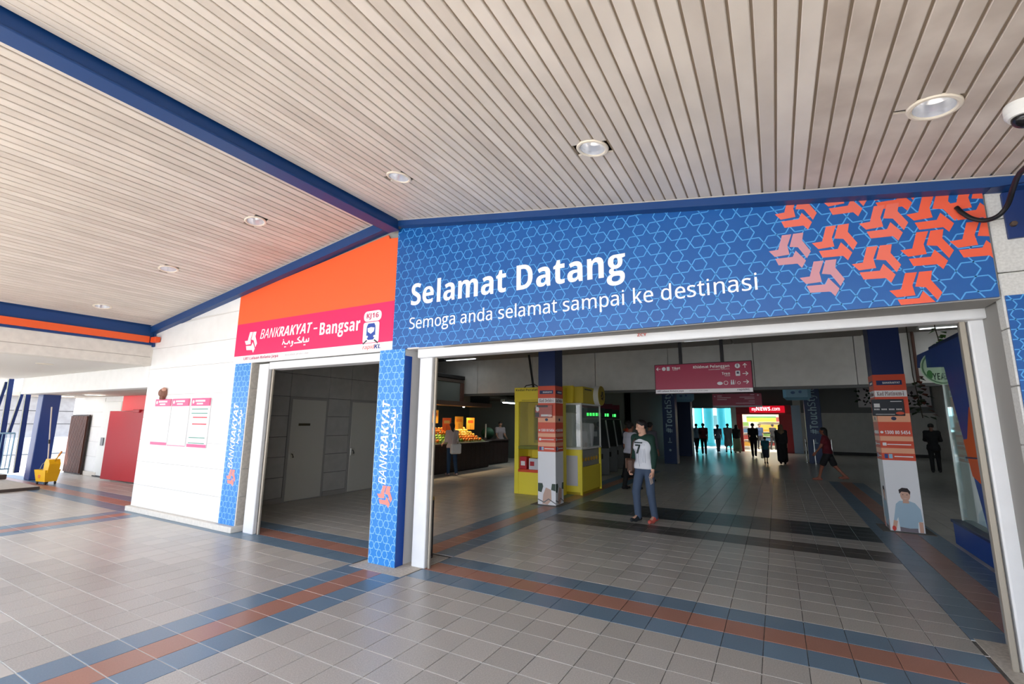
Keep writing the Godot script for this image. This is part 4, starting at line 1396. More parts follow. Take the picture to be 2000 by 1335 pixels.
# ================= hanging signs =================
func arrow2(m: MB, o: Vector2, s: float, ang: float, z: float) -> void:
	var r := func(p: Vector2) -> Vector2: return o + p.rotated(ang) * s
	ribbon(m, [r.call(Vector2(-0.5, 0)), r.call(Vector2(0.45, 0))], s * 0.14, z, z + 0.002)
	ribbon(m, [r.call(Vector2(0.1, 0.38)), r.call(Vector2(0.5, 0)), r.call(Vector2(0.1, -0.38))], s * 0.14, z, z + 0.002)
func build_hanging_signs() -> void:
	var z := -9.0
	var a := pz(1279, 713.5, z)
	var b := pz(1471, 764.5, z)
	var w := b.x - a.x
	var y1 := a.y
	var y0 := b.y
	var s := thing("direction_sign", "maroon hanging direction sign with white arrows and text on two posts", "sign", Vector3(a.x, y0, z))
	var hh := y1 - y0
	var white := mat(c8(240, 238, 240), 0.45)
	boxpart(s, "board", Vector3(0, 0, -0.08), Vector3(w, hh, 0), mat(c8(168, 30, 74), 0.4), 0.004)
	boxpart(s, "edge_frame", Vector3(-0.012, -0.012, -0.09), Vector3(w + 0.012, hh + 0.012, -0.006), mat(c8(52, 24, 34), 0.5), 0.004)
	var st := boxpart(s, "white_strip", Vector3(0, 0, -0.001), Vector3(w, hh * 0.13, 0.003), white, 0.0)
	for fx in [0.285, 0.72]:
		boxpart(s, "post", Vector3(w * fx - 0.028, hh, -0.07), Vector3(w * fx + 0.028, 3.7 - y0, -0.015), mat(c8(44, 44, 48), 0.5, 0.4), 0.004)
	var t := MB.new()
	letters(t, "Tiket", "sansbold", at3(w * 0.19, hh * 0.83, 0.001), w * 0.09, hh * 0.085)
	letters(t, "Khidmat Pelanggan", "sansbold", at3(w * 0.42, hh * 0.8, 0.001), w * 0.37, hh * 0.13)
	letters(t, "CUSTOMER SERVICE", "sans", at3(w * 0.58, hh * 0.755, 0.001), w * 0.21, hh * 0.035)
	letters(t, "Tren", "sansbold", at3(w * 0.71, hh * 0.58, 0.001), w * 0.08, hh * 0.085)
	letters(t, "TRAIN", "sans", at3(w * 0.735, hh * 0.53, 0.001), w * 0.055, hh * 0.03)
	letters(t, "TICKET", "sans", at3(w * 0.195, hh * 0.79, 0.001), w * 0.06, hh * 0.03)
	arrow2(t, Vector2(w * 0.04, hh * 0.86), w * 0.045, PI, 0.0)
	arrow2(t, Vector2(w * 0.94, hh * 0.86), w * 0.045, PI / 2, 0.0)
	arrow2(t, Vector2(w * 0.94, hh * 0.6), w * 0.05, 0, 0.0)
	arrow2(t, Vector2(w * 0.94, hh * 0.33), w * 0.05, 0, 0.0)
	part(s, "lettering", t, white)
	var ic := MB.new()
	ic.prism(disc2(w * 0.1, hh * 0.86, w * 0.022, w * 0.022), 0, 0.002)
	ic.prism(round2(w * 0.132, hh * 0.79, w * 0.165, hh * 0.93, 0.01), 0, 0.002)
	ic.prism(disc2(w * 0.868, hh * 0.86, w * 0.026, w * 0.026), 0, 0.002)
	ic.prism(round2(w * 0.845, hh * 0.53, w * 0.89, hh * 0.7, 0.012), 0, 0.002)
	ic.prism(disc2(w * 0.685, hh * 0.3, w * 0.028, w * 0.018), 0, 0.002)
	for q in 2:
		var fx := w * (0.8 + 0.02 * q)
		ic.prism(disc2(fx, hh * 0.385, w * 0.006, w * 0.006, 8), 0, 0.002)
		ic.prism([Vector2(fx - w * 0.008, hh * 0.25), Vector2(fx + w * 0.008, hh * 0.25), Vector2(fx + w * 0.006, hh * 0.36), Vector2(fx - w * 0.006, hh * 0.36)], 0, 0.002)
	ic.span(Vector3(w * 0.838, hh * 0.26, 0), Vector3(w * 0.841, hh * 0.38, 0.002))
	part(s, "symbols", ic, mat(c8(222, 224, 232), 0.45))
	var ol := MB.new()
	for o in [[0.745, 0.31, 0.02], [0.872, 0.3, 0.014]]:
		var ring := []
		for q in 13:
			ring.append(Vector2(w * o[0] + w * o[2] * cos(TAU * q / 12), hh * o[1] + w * o[2] * sin(TAU * q / 12)))
		ribbon(ol, ring, w * 0.004, 0, 0.002)
	part(s, "outline_symbols", ol, white)
	var dk := MB.new()
	letters(dk, "i", "sansbold", at3(w * 0.862, hh * 0.83, 0.002), w * 0.01, hh * 0.1, 0.001)
	dk.prism([Vector2(w * 0.855, hh * 0.6), Vector2(w * 0.88, hh * 0.6), Vector2(w * 0.878, hh * 0.67), Vector2(w * 0.857, hh * 0.67)], 0.002, 0.003)
	part(s, "dark_symbols", dk, mat(c8(60, 50, 80), 0.5))
	var lt := MB.new()
	letters(lt, "LRT Laluan Kelana Jaya", "sansbold", at3(w * 0.015, hh * 0.035, 0.003), w * 0.29, hh * 0.07, 0.001)
	letters(lt, "KELANA JAYA LINE", "sans", at3(w * 0.37, hh * 0.045, 0.003), w * 0.19, hh * 0.04, 0.001)
	letters(lt, "rapidKL", "sansbold", at3(w * 0.85, hh * 0.035, 0.003), w * 0.12, hh * 0.075, 0.001, 0.2)
	part(st, "lettering", lt, mat(c8(70, 50, 80), 0.5))
	# second sign farther in
	var z2 := -16.5
	var c := pz(1391, 769, z2)
	var d := pz(1489, 793, z2)
	var s2 := thing("direction_sign", "smaller maroon hanging sign behind the large direction sign", "sign", Vector3(c.x, d.y, z2))
	var w2 := d.x - c.x
	var h2 := c.y - d.y
	boxpart(s2, "board", Vector3(0, 0, -0.08), Vector3(w2, h2, 0), mat(c8(150, 26, 64), 0.45), 0.004)
	boxpart(s2, "bottom_strip", Vector3(0, -0.02, -0.08), Vector3(w2, h2 * 0.07, 0.004), mat(c8(170, 170, 180), 0.45), 0.0)
	for fx in [0.25, 0.75]:
		boxpart(s2, "post", Vector3(w2 * fx - 0.03, h2, -0.07), Vector3(w2 * fx + 0.03, 4.2 - d.y, -0.01), mat(c8(44, 44, 48), 0.5, 0.4), 0.004)
	var r2 := MB.new()
	for q in [[0.1, 0.8, 0.2], [0.1, 0.66, 0.38], [0.1, 0.52, 0.3]]:
		r2.span(Vector3(w2 * q[0], h2 * q[1], 0), Vector3(w2 * q[2], h2 * (q[1] + 0.06), 0.002))
	for q in [[0.78, 0.86, 0.86], [0.56, 0.68, 0.86], [0.66, 0.56, 0.86], [0.74, 0.38, 0.86], [0.48, 0.22, 0.86]]:
		r2.span(Vector3(w2 * q[0], h2 * q[1], 0), Vector3(w2 * q[2], h2 * (q[1] + 0.06), 0.002))
	r2.prism(disc2(w2 * 0.05, h2 * 0.8, w2 * 0.016, w2 * 0.016, 10), 0, 0.002)
	r2.prism(disc2(w2 * 0.93, h2 * 0.86, w2 * 0.02, w2 * 0.02, 10), 0, 0.002)
	part(s2, "text_rows", r2, mat(c8(214, 170, 186), 0.5))

# ================= yellow kiosks and ticket machines =================
func build_kiosks() -> void:
	var yel := mat(c8(255, 236, 70), 0.4)
	var yel2 := mat(c8(246, 222, 64), 0.45)
	var white := mat(c8(236, 236, 232), 0.45)
	var k := thing("yellow_kiosk", "tall yellow kiosk with a window and shelf behind the clad column", "kiosk", Vector3(-5.47, 0, -9.85))
	boxpart(k, "header", Vector3(0, 2.12, -0.55), Vector3(1.12, 2.455, 0.02), mat(c8(250, 226, 66), 0.45), 0.006)
	boxpart(k, "post", Vector3(0, 0, -0.5), Vector3(0.11, 2.12, 0), yel, 0.006)
	boxpart(k, "post", Vector3(1.0, 0, -0.5), Vector3(1.12, 2.12, 0), yel, 0.006)
	boxpart(k, "lower_panel", Vector3(0.11, 0, -0.5), Vector3(1.0, 0.52, -0.01), yel, 0.004)
	boxpart(k, "back_panel", Vector3(0.1, 0.5, -0.55), Vector3(1.02, 2.15, -0.5), yel2, 0.0)
	boxpart(k, "sill", Vector3(0.11, 1.02, -0.5), Vector3(1.0, 1.09, 0.01), mat(c8(120, 124, 40), 0.5), 0.004)
	boxpart(k, "shelf", Vector3(0.11, 0.5, -0.5), Vector3(1.0, 0.56, 0.02), mat(c8(232, 84, 40), 0.45), 0.004)
	boxpart(k, "inner_frame", Vector3(0.3, 1.15, -0.47), Vector3(0.62, 2.0, -0.42), mat(c8(170, 154, 60), 0.5), 0.01)
	boxpart(k, "inner_picture", Vector3(0.35, 1.22, -0.42), Vector3(0.57, 1.95, -0.41), mat(c8(88, 84, 70), 0.5), 0.0)
	boxpart(k, "inner_picture", Vector3(0.35, 1.22, -0.41), Vector3(0.57, 1.42, -0.405), mat(c8(40, 58, 84), 0.5), 0.0)
	var gp := boxpart(k, "window_pane", Vector3(0.11, 1.09, -0.06), Vector3(1.0, 2.12, -0.05), glass(Color(0.8, 0.78, 0.5), 0.25), 0.0)
	gp.set_meta("label", "tinted window pane")
	var tx := MB.new()
	letters(tx, "Kedai Peralatan Telefon", "sansbold", at3(0.04, 2.375, 0.021), 1.05, 0.05)
	tx.span(Vector3(0.2, 2.148, 0.02), Vector3(0.95, 2.156, 0.022))
	part(k, "lettering", tx, mat(c8(90, 78, 24), 0.5))
	var hb := MB.new()
	hb.tube([Vector3(0.14, 2.45, -0.2), Vector3(0.2, 2.52, -0.2), Vector3(0.42, 2.55, -0.2), Vector3(0.58, 2.46, -0.2)], 0.012, 6)
	part(k, "cable", hb, mat(c8(20, 20, 22), 0.5))
	for i in 3:
		var bxn := thing("box_on_shelf", ["red and white carton on the kiosk shelf", "yellow carton standing behind on the kiosk shelf", "grey white carton on the kiosk shelf"][i], "box", Vector3(-5.47 + [0.2, 0.42, 0.44][i], 0.56, -9.85 + [-0.14, -0.34, -0.14][i]))
		boxpart(bxn, "carton", Vector3(-0.08, 0, -0.09), Vector3([0.1, 0.14, 0.4][i], [0.28, 0.48, 0.25][i], 0.09), [mat(c8(196, 40, 50), 0.5), mat(c8(244, 214, 40), 0.5), mat(c8(214, 216, 222), 0.5)][i], 0.004)
		boxpart(bxn, "print", Vector3(-0.05, 0.08, 0.09), Vector3(0.06, 0.18, 0.092), [mat(c8(240, 240, 240), 0.5), mat(c8(60, 50, 30), 0.5), mat(c8(190, 40, 50), 0.5)][i], 0.0)
	# second kiosk: a glazed counter turned away
	var c := thing("glazed_counter", "yellow counter kiosk with white framed glass box and round tub on its header", "kiosk", Vector3(-4.0, 0, -10.42), 0.0)
	boxpart(c, "front_panel", Vector3(-0.62, 0.06, -0.03), Vector3(0.0, 1.02, 0.0), yel, 0.005)
	boxpart(c, "poster", Vector3(-0.52, 0.2, 0.0), Vector3(-0.1, 0.88, 0.006), mat(c8(214, 214, 224), 0.4), 0.0)
	boxpart(c, "side_panel", Vector3(-0.03, 0.06, -1.35), Vector3(0.0, 0.62, -0.03), yel2, 0.005)
	boxpart(c, "side_display", Vector3(-0.2, 0.62, -1.32), Vector3(-0.05, 1.0, -0.05), mat(c8(150, 152, 150), 0.5), 0.005)
	boxpart(c, "corner_post", Vector3(-0.04, 0, -0.04), Vector3(0.012, 1.04, 0.012), yel, 0.006)
	boxpart(c, "corner_post", Vector3(-0.04, 0, -1.37), Vector3(0.012, 1.04, -1.32), yel, 0.006)
	boxpart(c, "plinth", Vector3(-0.62, 0, -1.32), Vector3(-0.03, 0.08, -0.03), mat(c8(200, 176, 40), 0.5), 0.0)
	boxpart(c, "worktop", Vector3(-0.64, 1.02, -1.38), Vector3(0.02, 1.06, 0.02), white, 0.006)
	for p in [Vector3(-0.62, 1.06, 0), Vector3(0, 1.06, 0), Vector3(0, 1.06, -1.34)]:
		boxpart(c, "glass_frame", p + Vector3(-0.018, 0, -0.018), p + Vector3(0.018, 1.02, 0.018), white, 0.004)
	boxpart(c, "glass_frame", Vector3(-0.64, 2.06, -0.02), Vector3(0.02, 2.1, 0.02), white, 0.004)
	boxpart(c, "glass_frame", Vector3(-0.018, 2.06, -1.36), Vector3(0.018, 2.1, 0.0), white, 0.004)
	boxpart(c, "glass_pane", Vector3(-0.62, 1.06, -0.004), Vector3(0, 2.06, 0.0), glass(), 0.0)
	boxpart(c, "glass_pane", Vector3(-0.004, 1.06, -1.34), Vector3(0.0, 2.06, 0.0), glass(), 0.0)
	boxpart(c, "header", Vector3(-0.5, 2.1, -1.1), Vector3(0.02, 2.5, -0.1), mat(c8(206, 184, 50), 0.5), 0.01)
	boxpart(c, "header_end", Vector3(-0.55, 2.1, -0.1), Vector3(-0.2, 2.52, 0.0), yel2, 0.01)
	var drum := MB.new()
	drum.xf = Transform3D(Basis(Vector3.BACK, -PI / 2), Vector3(-0.05, 2.32, -1.05))
	drum.lathe([Vector2(0.0, 0.0), Vector2(0.24, 0.0), Vector2(0.25, 0.02), Vector2(0.25, 0.2)], 28)
	part(c, "drum_rim", drum, white)
	var df := MB.new()
	df.xf = Transform3D(Basis(Vector3.BACK, -PI / 2), Vector3(0.14, 2.32, -1.05))
	df.lathe([Vector2(0.25, 0.0), Vector2(0.24, 0.03), Vector2(0.0, 0.032)], 28)
	part(c, "drum_face", df, mat(c8(170, 150, 40), 0.5))
	var dm := MB.new()
	dm.xf = Transform3D(Basis(Vector3.UP, PI / 2), Vector3(0.176, 2.32, -1.05))
	emblem(dm, Vector2.ZERO, 0.24, 0.002, rect2(-1, -1, 1, 1))
	part(c, "printed_mark", dm, mat(c8(30, 28, 20), 0.5))
	var tt := MB.new()
	tt.xf = Transform3D(Basis(Vector3.UP, PI / 2), Vector3(0.021, 2.42, -0.2))
	tt.span(Vector3(0, 0, 0), Vector3(0.5, 0.035, 0.001))
	part(c, "header_print", tt, mat(c8(60, 52, 20), 0.5))
	var lm := MB.new()
	for q in 6:
		lm.ball(Vector3(-0.04, 0.78, -0.2 - q * 0.19), Vector3(0.02, 0.05, 0.06))
	part(c, "side_goods", lm, mat(c8(206, 160, 60), 0.5))
	var bgd := thing("white_cabinet", "white appliance cabinet inside the glazed counter", "cabinet", Vector3(-4.45, 1.062, -10.9))
	boxpart(bgd, "body", Vector3(-0.15, 0, -0.3), Vector3(0.08, 0.82, 0.1), mat(c8(206, 210, 212), 0.4), 0.02)
	var tub := MB.new()
	tub.lathe([Vector2(0, 0.0), Vector2(0.2, 0.0), Vector2(0.24, 0.5), Vector2(0.22, 0.56), Vector2(0, 0.58)], 20, Vector3(0.26, 0, -0.25))
	part(bgd, "canister", tub, mat(c8(204, 206, 206), 0.4))
	# ticket machines with green displays
	for i in 3:
		var p := fl([1182, 1198, 1212][i], [928, 921, 915][i])
		var m := thing("ticket_machine", ["grey ticket machine with green display nearest the glazed counter", "grey ticket machine with green display, middle one of three", "grey ticket machine with green display, last of three beside the waiting people"][i], "machine", Vector3(p.x - 0.25, 0, p.z), 0.62, "row of ticket machines")
		var gm := mat(c8(120, 124, 124), 0.4, 0.4)
		boxpart(m, "lower_body", Vector3(-0.38, 0, -0.5), Vector3(0.38, 0.85, 0.1), gm, 0.02)
		var up := MB.new()
		up.xf = Transform3D(Basis(Vector3.UP, PI / 2), Vector3(0.36, 0, 0))
		up.prism([Vector2(-0.1, 0.85), Vector2(0.5, 0.85), Vector2(0.5, 1.75), Vector2(0.28, 1.75)], -0.72, 0)
		part(m, "upper_body", up, mat(c8(64, 68, 70), 0.35, 0.3))
		boxpart(m, "coin_tray", Vector3(-0.12, 0.5, 0.1), Vector3(0.16, 0.66, 0.115), mat(c8(24, 24, 26), 0.4), 0.01)
		var sd := MB.new()
		sd.bar(Vector3(0.38, 0.85, 0.12), Vector3(0.38, 1.72, -0.24), 0.035, 0.05, Vector3.UP, 0.004)
		part(m, "side_trim", sd, mat(c8(216, 220, 222), 0.35, 0.3))
		boxpart(m, "header_box", Vector3(-0.38, 1.8, -0.5), Vector3(0.38, 2.12, -0.3), mat(c8(28, 30, 32), 0.5), 0.01)
		var dsp := MB.new()
		for q in 5:
			dsp.span(Vector3(-0.24 + q * 0.1, 1.86, -0.3), Vector3(-0.17 + q * 0.1, 1.96, -0.296))
		part(m, "green_display", dsp, glow(c8(60, 230, 90), 1.6))
		boxpart(m, "red_panel", Vector3(-0.38, 2.12, -0.5), Vector3(0.38, 2.3, -0.28), mat(c8(110, 24, 44), 0.5), 0.006)
		boxpart(m, "screen", Vector3(-0.16, 1.2, -0.1), Vector3(0.02, 1.36, -0.02), mat(c8(206, 210, 214), 0.3), 0.004)

# ================= fruit shop =================
func build_fruit_stall() -> void:
	var wood := grain(c8(48, 28, 24), 0.25, 0.05, 2.0, 0.45, 51)
	var s := thing("fruit_counter", "long dark wooden fruit counter at the side of the hall", "counter", Vector3(-9.3, 0, -9.6))
	var n := 18
	for i in n:
		boxpart(s, "front_board", Vector3(-0.04, 0.02, -0.29 * (i + 1) + 0.004), Vector3(0.0, 0.86, -0.29 * i - 0.004), wood, 0.006)
	boxpart(s, "carcass", Vector3(-1.1, 0, -5.2), Vector3(-0.03, 0.84, 0), mat(c8(30, 20, 18), 0.7), 0.0)
	boxpart(s, "rim", Vector3(-0.1, 0.86, -5.2), Vector3(0.02, 0.92, 0), wood, 0.01)
	var bank := MB.new()
	bank.xf = Transform3D(Basis(), Vector3.ZERO)
	bank.prism([Vector2(-0.1, 0.84), Vector2(-0.1, 0.9), Vector2(-1.1, 1.38), Vector2(-1.1, 0.84)], -5.2, 0.0)
	part(s, "sloping_bed", bank, mat(c8(70, 90, 50), 0.7))
	var s2 := thing("fruit_counter", "shorter dark till counter behind the fruit counter end", "counter", Vector3(-9.75, 0, -15.3))
	for i in 6:
		boxpart(s2, "front_board", Vector3(-0.04, 0.02, -0.29 * (i + 1) + 0.004), Vector3(0.0, 0.86, -0.29 * i - 0.004), wood, 0.006)
	boxpart(s2, "carcass", Vector3(-0.9, 0, -1.75), Vector3(-0.03, 0.88, 0), mat(c8(30, 22, 20), 0.7), 0.0)
	boxpart(s2, "top", Vector3(-0.95, 0.88, -1.8), Vector3(0.03, 0.92, 0.03), wood, 0.008)
	# fruit, one by one, on the sloping bed
	var kinds := [["net_wrapped_pear", "pale pear in a foam net piled on the fruit counter", c8(246, 206, 186), Vector3(0.062, 0.066, 0.062)], ["orange_fruit", "orange piled on the fruit counter", c8(244, 140, 40), Vector3(0.055, 0.052, 0.055)], ["green_apple", "green apple piled on the fruit counter", c8(150, 190, 60), Vector3(0.05, 0.047, 0.05)], ["yellow_mango", "yellow mango piled on the fruit counter", c8(250, 200, 90), Vector3(0.075, 0.05, 0.052)]]
	var proto := {}
	for kd in kinds:
		var m := MB.new()
		m.ball(Vector3.ZERO, kd[3], 10, 7)
		m.tube([Vector3(0, kd[3].y * 0.9, 0), Vector3(0.006, kd[3].y * 1.15, 0)], 0.005, 5)
		proto[kd[0]] = m.mesh()
	for i in 30:
		for k in 6:
			var zz := -9.75 - i * 0.165 + rng.randf_range(-0.02, 0.02)
			var f := k / 6.0 + 0.08
			var t := 0
			if i > 22:
				t = 3 if k > 1 else 1
			elif i > 14:
				t = 1 if k > 2 else 2
			elif i > 8:
				t = 2 if k == 5 else (0 if k > 1 else 1)
			else:
				t = 0 if k > 0 else 1
			var kd: Array = kinds[t]
			var o := solo(kd[0], proto[kd[0]], mat(kd[2], 0.5), kd[1], "fruit", kd[0].replace("_", " ") + " pile on the fruit counter")
			var bx := -0.14 - f * 0.92
			var by := 0.9 + (-bx - 0.1) * 0.48
			o.position = Vector3(-9.3 + bx + rng.randf_range(-0.02, 0.02), by + 0.052, zz)
			o.rotation = Vector3(rng.randf_range(-0.5, 0.5), rng.randf() * TAU, rng.randf_range(-0.5, 0.5))
	# price cards on sticks above the fruit
	for i in 7:
		var zz := -10.2 - i * 0.72
		var yy: float = [1.72, 1.95, 1.75, 1.85, 1.6, 1.66, 1.62][i]
		var pc := thing("price_card", "%s price card on a stick along the fruit counter from its passage end, %s" % [["first", "second", "third", "fourth", "fifth", "sixth", "seventh"][i], ["amber", "orange", "yellow"][i % 3]], "price card", Vector3(-9.95, 1.2, zz), 0.75, "price cards over the fruit")
		var tb := MB.new()
		tb.tube([Vector3(0, 0.0, 0), Vector3(0, yy - 1.3, 0)], 0.008, 5)
		part(pc, "stick", tb, mat(c8(60, 50, 40), 0.6))
		boxpart(pc, "card", Vector3(-0.15, yy - 1.48, -0.004), Vector3(0.15, yy - 1.05, 0.006), mat([c8(248, 176, 60), c8(244, 110, 40), c8(252, 196, 60)][i % 3], 0.5), 0.0)
		boxpart(pc, "card_print", Vector3(-0.1, yy - 1.24, 0.006), Vector3(0.1, yy - 1.14, 0.008), mat([c8(220, 90, 30), c8(252, 210, 120), c8(236, 150, 40)][i % 3], 0.5), 0.0)
	# hanging sign cards
	for i in 3:
		var hc := thing("hanging_card", ["brown hanging picture card over the fruit", "grey hanging picture card with bottles over the fruit", "dark red hanging picture card over the fruit"][i], "card", Vector3(-10.6, 2.3, -10.6 - i * 0.75), 0.75)
		boxpart(hc, "board", Vector3(-0.28, -0.62, -0.01), Vector3(0.28, 0, 0.01), mat([c8(120, 84, 66), c8(150, 140, 124), c8(112, 60, 52)][i], 0.6), 0.004)
		boxpart(hc, "picture", Vector3(-0.18, -0.5, 0.01), Vector3(0.16, -0.14, 0.014), mat([c8(170, 110, 80), c8(96, 92, 90), c8(180, 90, 60)][i], 0.6), 0.0)
		var wr := MB.new()
		wr.tube([Vector3(-0.2, 0, 0), Vector3(-0.2, 0.3, 0)], 0.004, 4)
		wr.tube([Vector3(0.2, 0, 0), Vector3(0.2, 0.3, 0)], 0.004, 4)
		part(hc, "wires", wr, mat(c8(40, 40, 40), 0.5))
	# shop bulbs and fluorescent tube
	for i in 5:
		var b := thing("shop_bulb", "%s round white bulb hanging over the fruit, counted from the passage end" % ["first", "second", "third", "fourth", "fifth"][i], "lamp", Vector3(-10.05 - 0.25 * (i % 2), 2.32 - 0.12 * (i % 3), -10.0 - i * 1.05), 0, "bulbs over the fruit counter")
		var g := MB.new()
		g.ball(Vector3.ZERO, Vector3(0.055, 0.06, 0.055), 14, 10)
		part(b, "bulb", g, glow(c8(255, 226, 180), 14.0))
		var cd := MB.new()
		cd.tube([Vector3(0, 0.06, 0), Vector3(0, 2.6 - b.position.y, 0)], 0.006, 5)
		part(b, "cord", cd, mat(c8(30, 30, 30), 0.5))
		var ol := SpotLight3D.new()
		ol.name = "bulb_light"
		b.add_child(ol)
		ol.rotation = Vector3(-PI / 2, 0, 0)
		ol.spot_angle = 58.0
		ol.spot_range = 40
		ol.light_energy = 2.2
		ol.light_color = c8(255, 222, 176)
		ol.light_size = 0.06
		ol.shadow_enabled = true
	var tp := px(925, 802, -10.2)
	var f := thing("tube_lamp", "long white fluorescent tube lamp at the back of the fruit shop", "lamp", Vector3(-9.3, 2.4, -16.6))
	boxpart(f, "housing", Vector3(-0.1, 0.0, -0.85), Vector3(0.1, 0.1, 0.85), mat(c8(190, 200, 200), 0.5), 0.01)
	boxpart(f, "tube", Vector3(-0.03, -0.045, -0.8), Vector3(0.03, 0.0, 0.8), glow(c8(236, 250, 250), 5.0), 0.01)
	var rod := MB.new()
	rod.tube([Vector3(0, 0.1, -0.5), Vector3(0, 1.79, -0.5)], 0.008, 5)
	rod.tube([Vector3(0, 0.1, 0.5), Vector3(0, 1.79, 0.5)], 0.008, 5)
	part(f, "rods", rod, mat(c8(60, 60, 60), 0.5))
	lamp_at(f, Vector3(0, -0.08, 0), c8(236, 250, 250), 0.8, Vector2(0.1, 1.6))
	# ducts and signs boxes above the shop
	var du := thing("shop_fascia", "boxed grey fascia with dark and brown rails above the fruit shop front", "fascia", Vector3(-9.3, 0, 0))
	boxpart(du, "grey_box", Vector3(-0.6, 2.3, -13.0), Vector3(0.0, 2.92, -9.6), mat(c8(136, 146, 142), 0.6), 0.01)
	boxpart(du, "dark_rail", Vector3(-0.62, 3.04, -13.1), Vector3(0.06, 3.16, -9.58), mat(c8(30, 28, 28), 0.6), 0.01)
	boxpart(du, "upper_rail", Vector3(-0.62, 2.92, -13.08), Vector3(0.03, 3.03, -9.59), mat(c8(104, 92, 84), 0.6), 0.01)
	boxpart(du, "corner_rail", Vector3(-0.02, 2.3, -13.08), Vector3(0.05, 2.92, -12.9), mat(c8(110, 76, 64), 0.6), 0.01)
	boxpart(du, "lower_rail", Vector3(-0.62, 2.16, -14.9), Vector3(0.05, 2.3, -9.6), mat(c8(120, 98, 86), 0.6), 0.01)
	boxpart(du, "rear_box", Vector3(-0.6, 2.3, -14.9), Vector3(-0.05, 2.56, -13.6), mat(c8(52, 52, 50), 0.6), 0.01)
	var lc := struct("ceiling_shop", "dark ceiling of the fruit shop")
	boxpart(lc, "panel", Vector3(-13.2, 2.6, -18.9), Vector3(-9.95, 2.7, -9.6), mat(c8(90, 86, 78), 0.7), 0.0)
	var pst := thing("framed_poster", "black framed picture poster on the wall behind the till", "poster", Vector3(-9.3, 1.0, -18.96))
	boxpart(pst, "frame", Vector3(-0.6, 0.3, -0.04), Vector3(0.75, 1.9, 0.02), mat(c8(22, 22, 22), 0.5), 0.01)
	boxpart(pst, "picture", Vector3(-0.5, 0.4, 0.02), Vector3(0.65, 1.8, 0.026), mat(c8(44, 40, 40), 0.5), 0.0)
	boxpart(pst, "bright_panel", Vector3(-0.42, 0.8, 0.026), Vector3(0.05, 1.6, 0.03), mat(c8(200, 170, 90), 0.5), 0.0)
	var gb := thing("green_bag", "dark green sack beside the till screen", "bag", Vector3(-10.15, 0.99, -16.1))
	var g2 := MB.new()
	g2.ball(Vector3(-0.1, 0.18, -0.1), Vector3(0.26, 0.24, 0.3), 14, 9)
	part(gb, "sack", g2, mat(c8(22, 66, 40), 0.7))
	var ts := thing("till_screen", "thin white till screen standing on the counter end", "screen", Vector3(-9.85, 0.925, -15.45), 0.6)
	boxpart(ts, "panel", Vector3(-0.03, 0.1, -0.18), Vector3(0.01, 0.62, 0.18), mat(c8(220, 222, 224), 0.4), 0.01)
	boxpart(ts, "stand", Vector3(-0.06, 0, -0.06), Vector3(0.04, 0.12, 0.06), mat(c8(60, 60, 62), 0.5), 0.005)

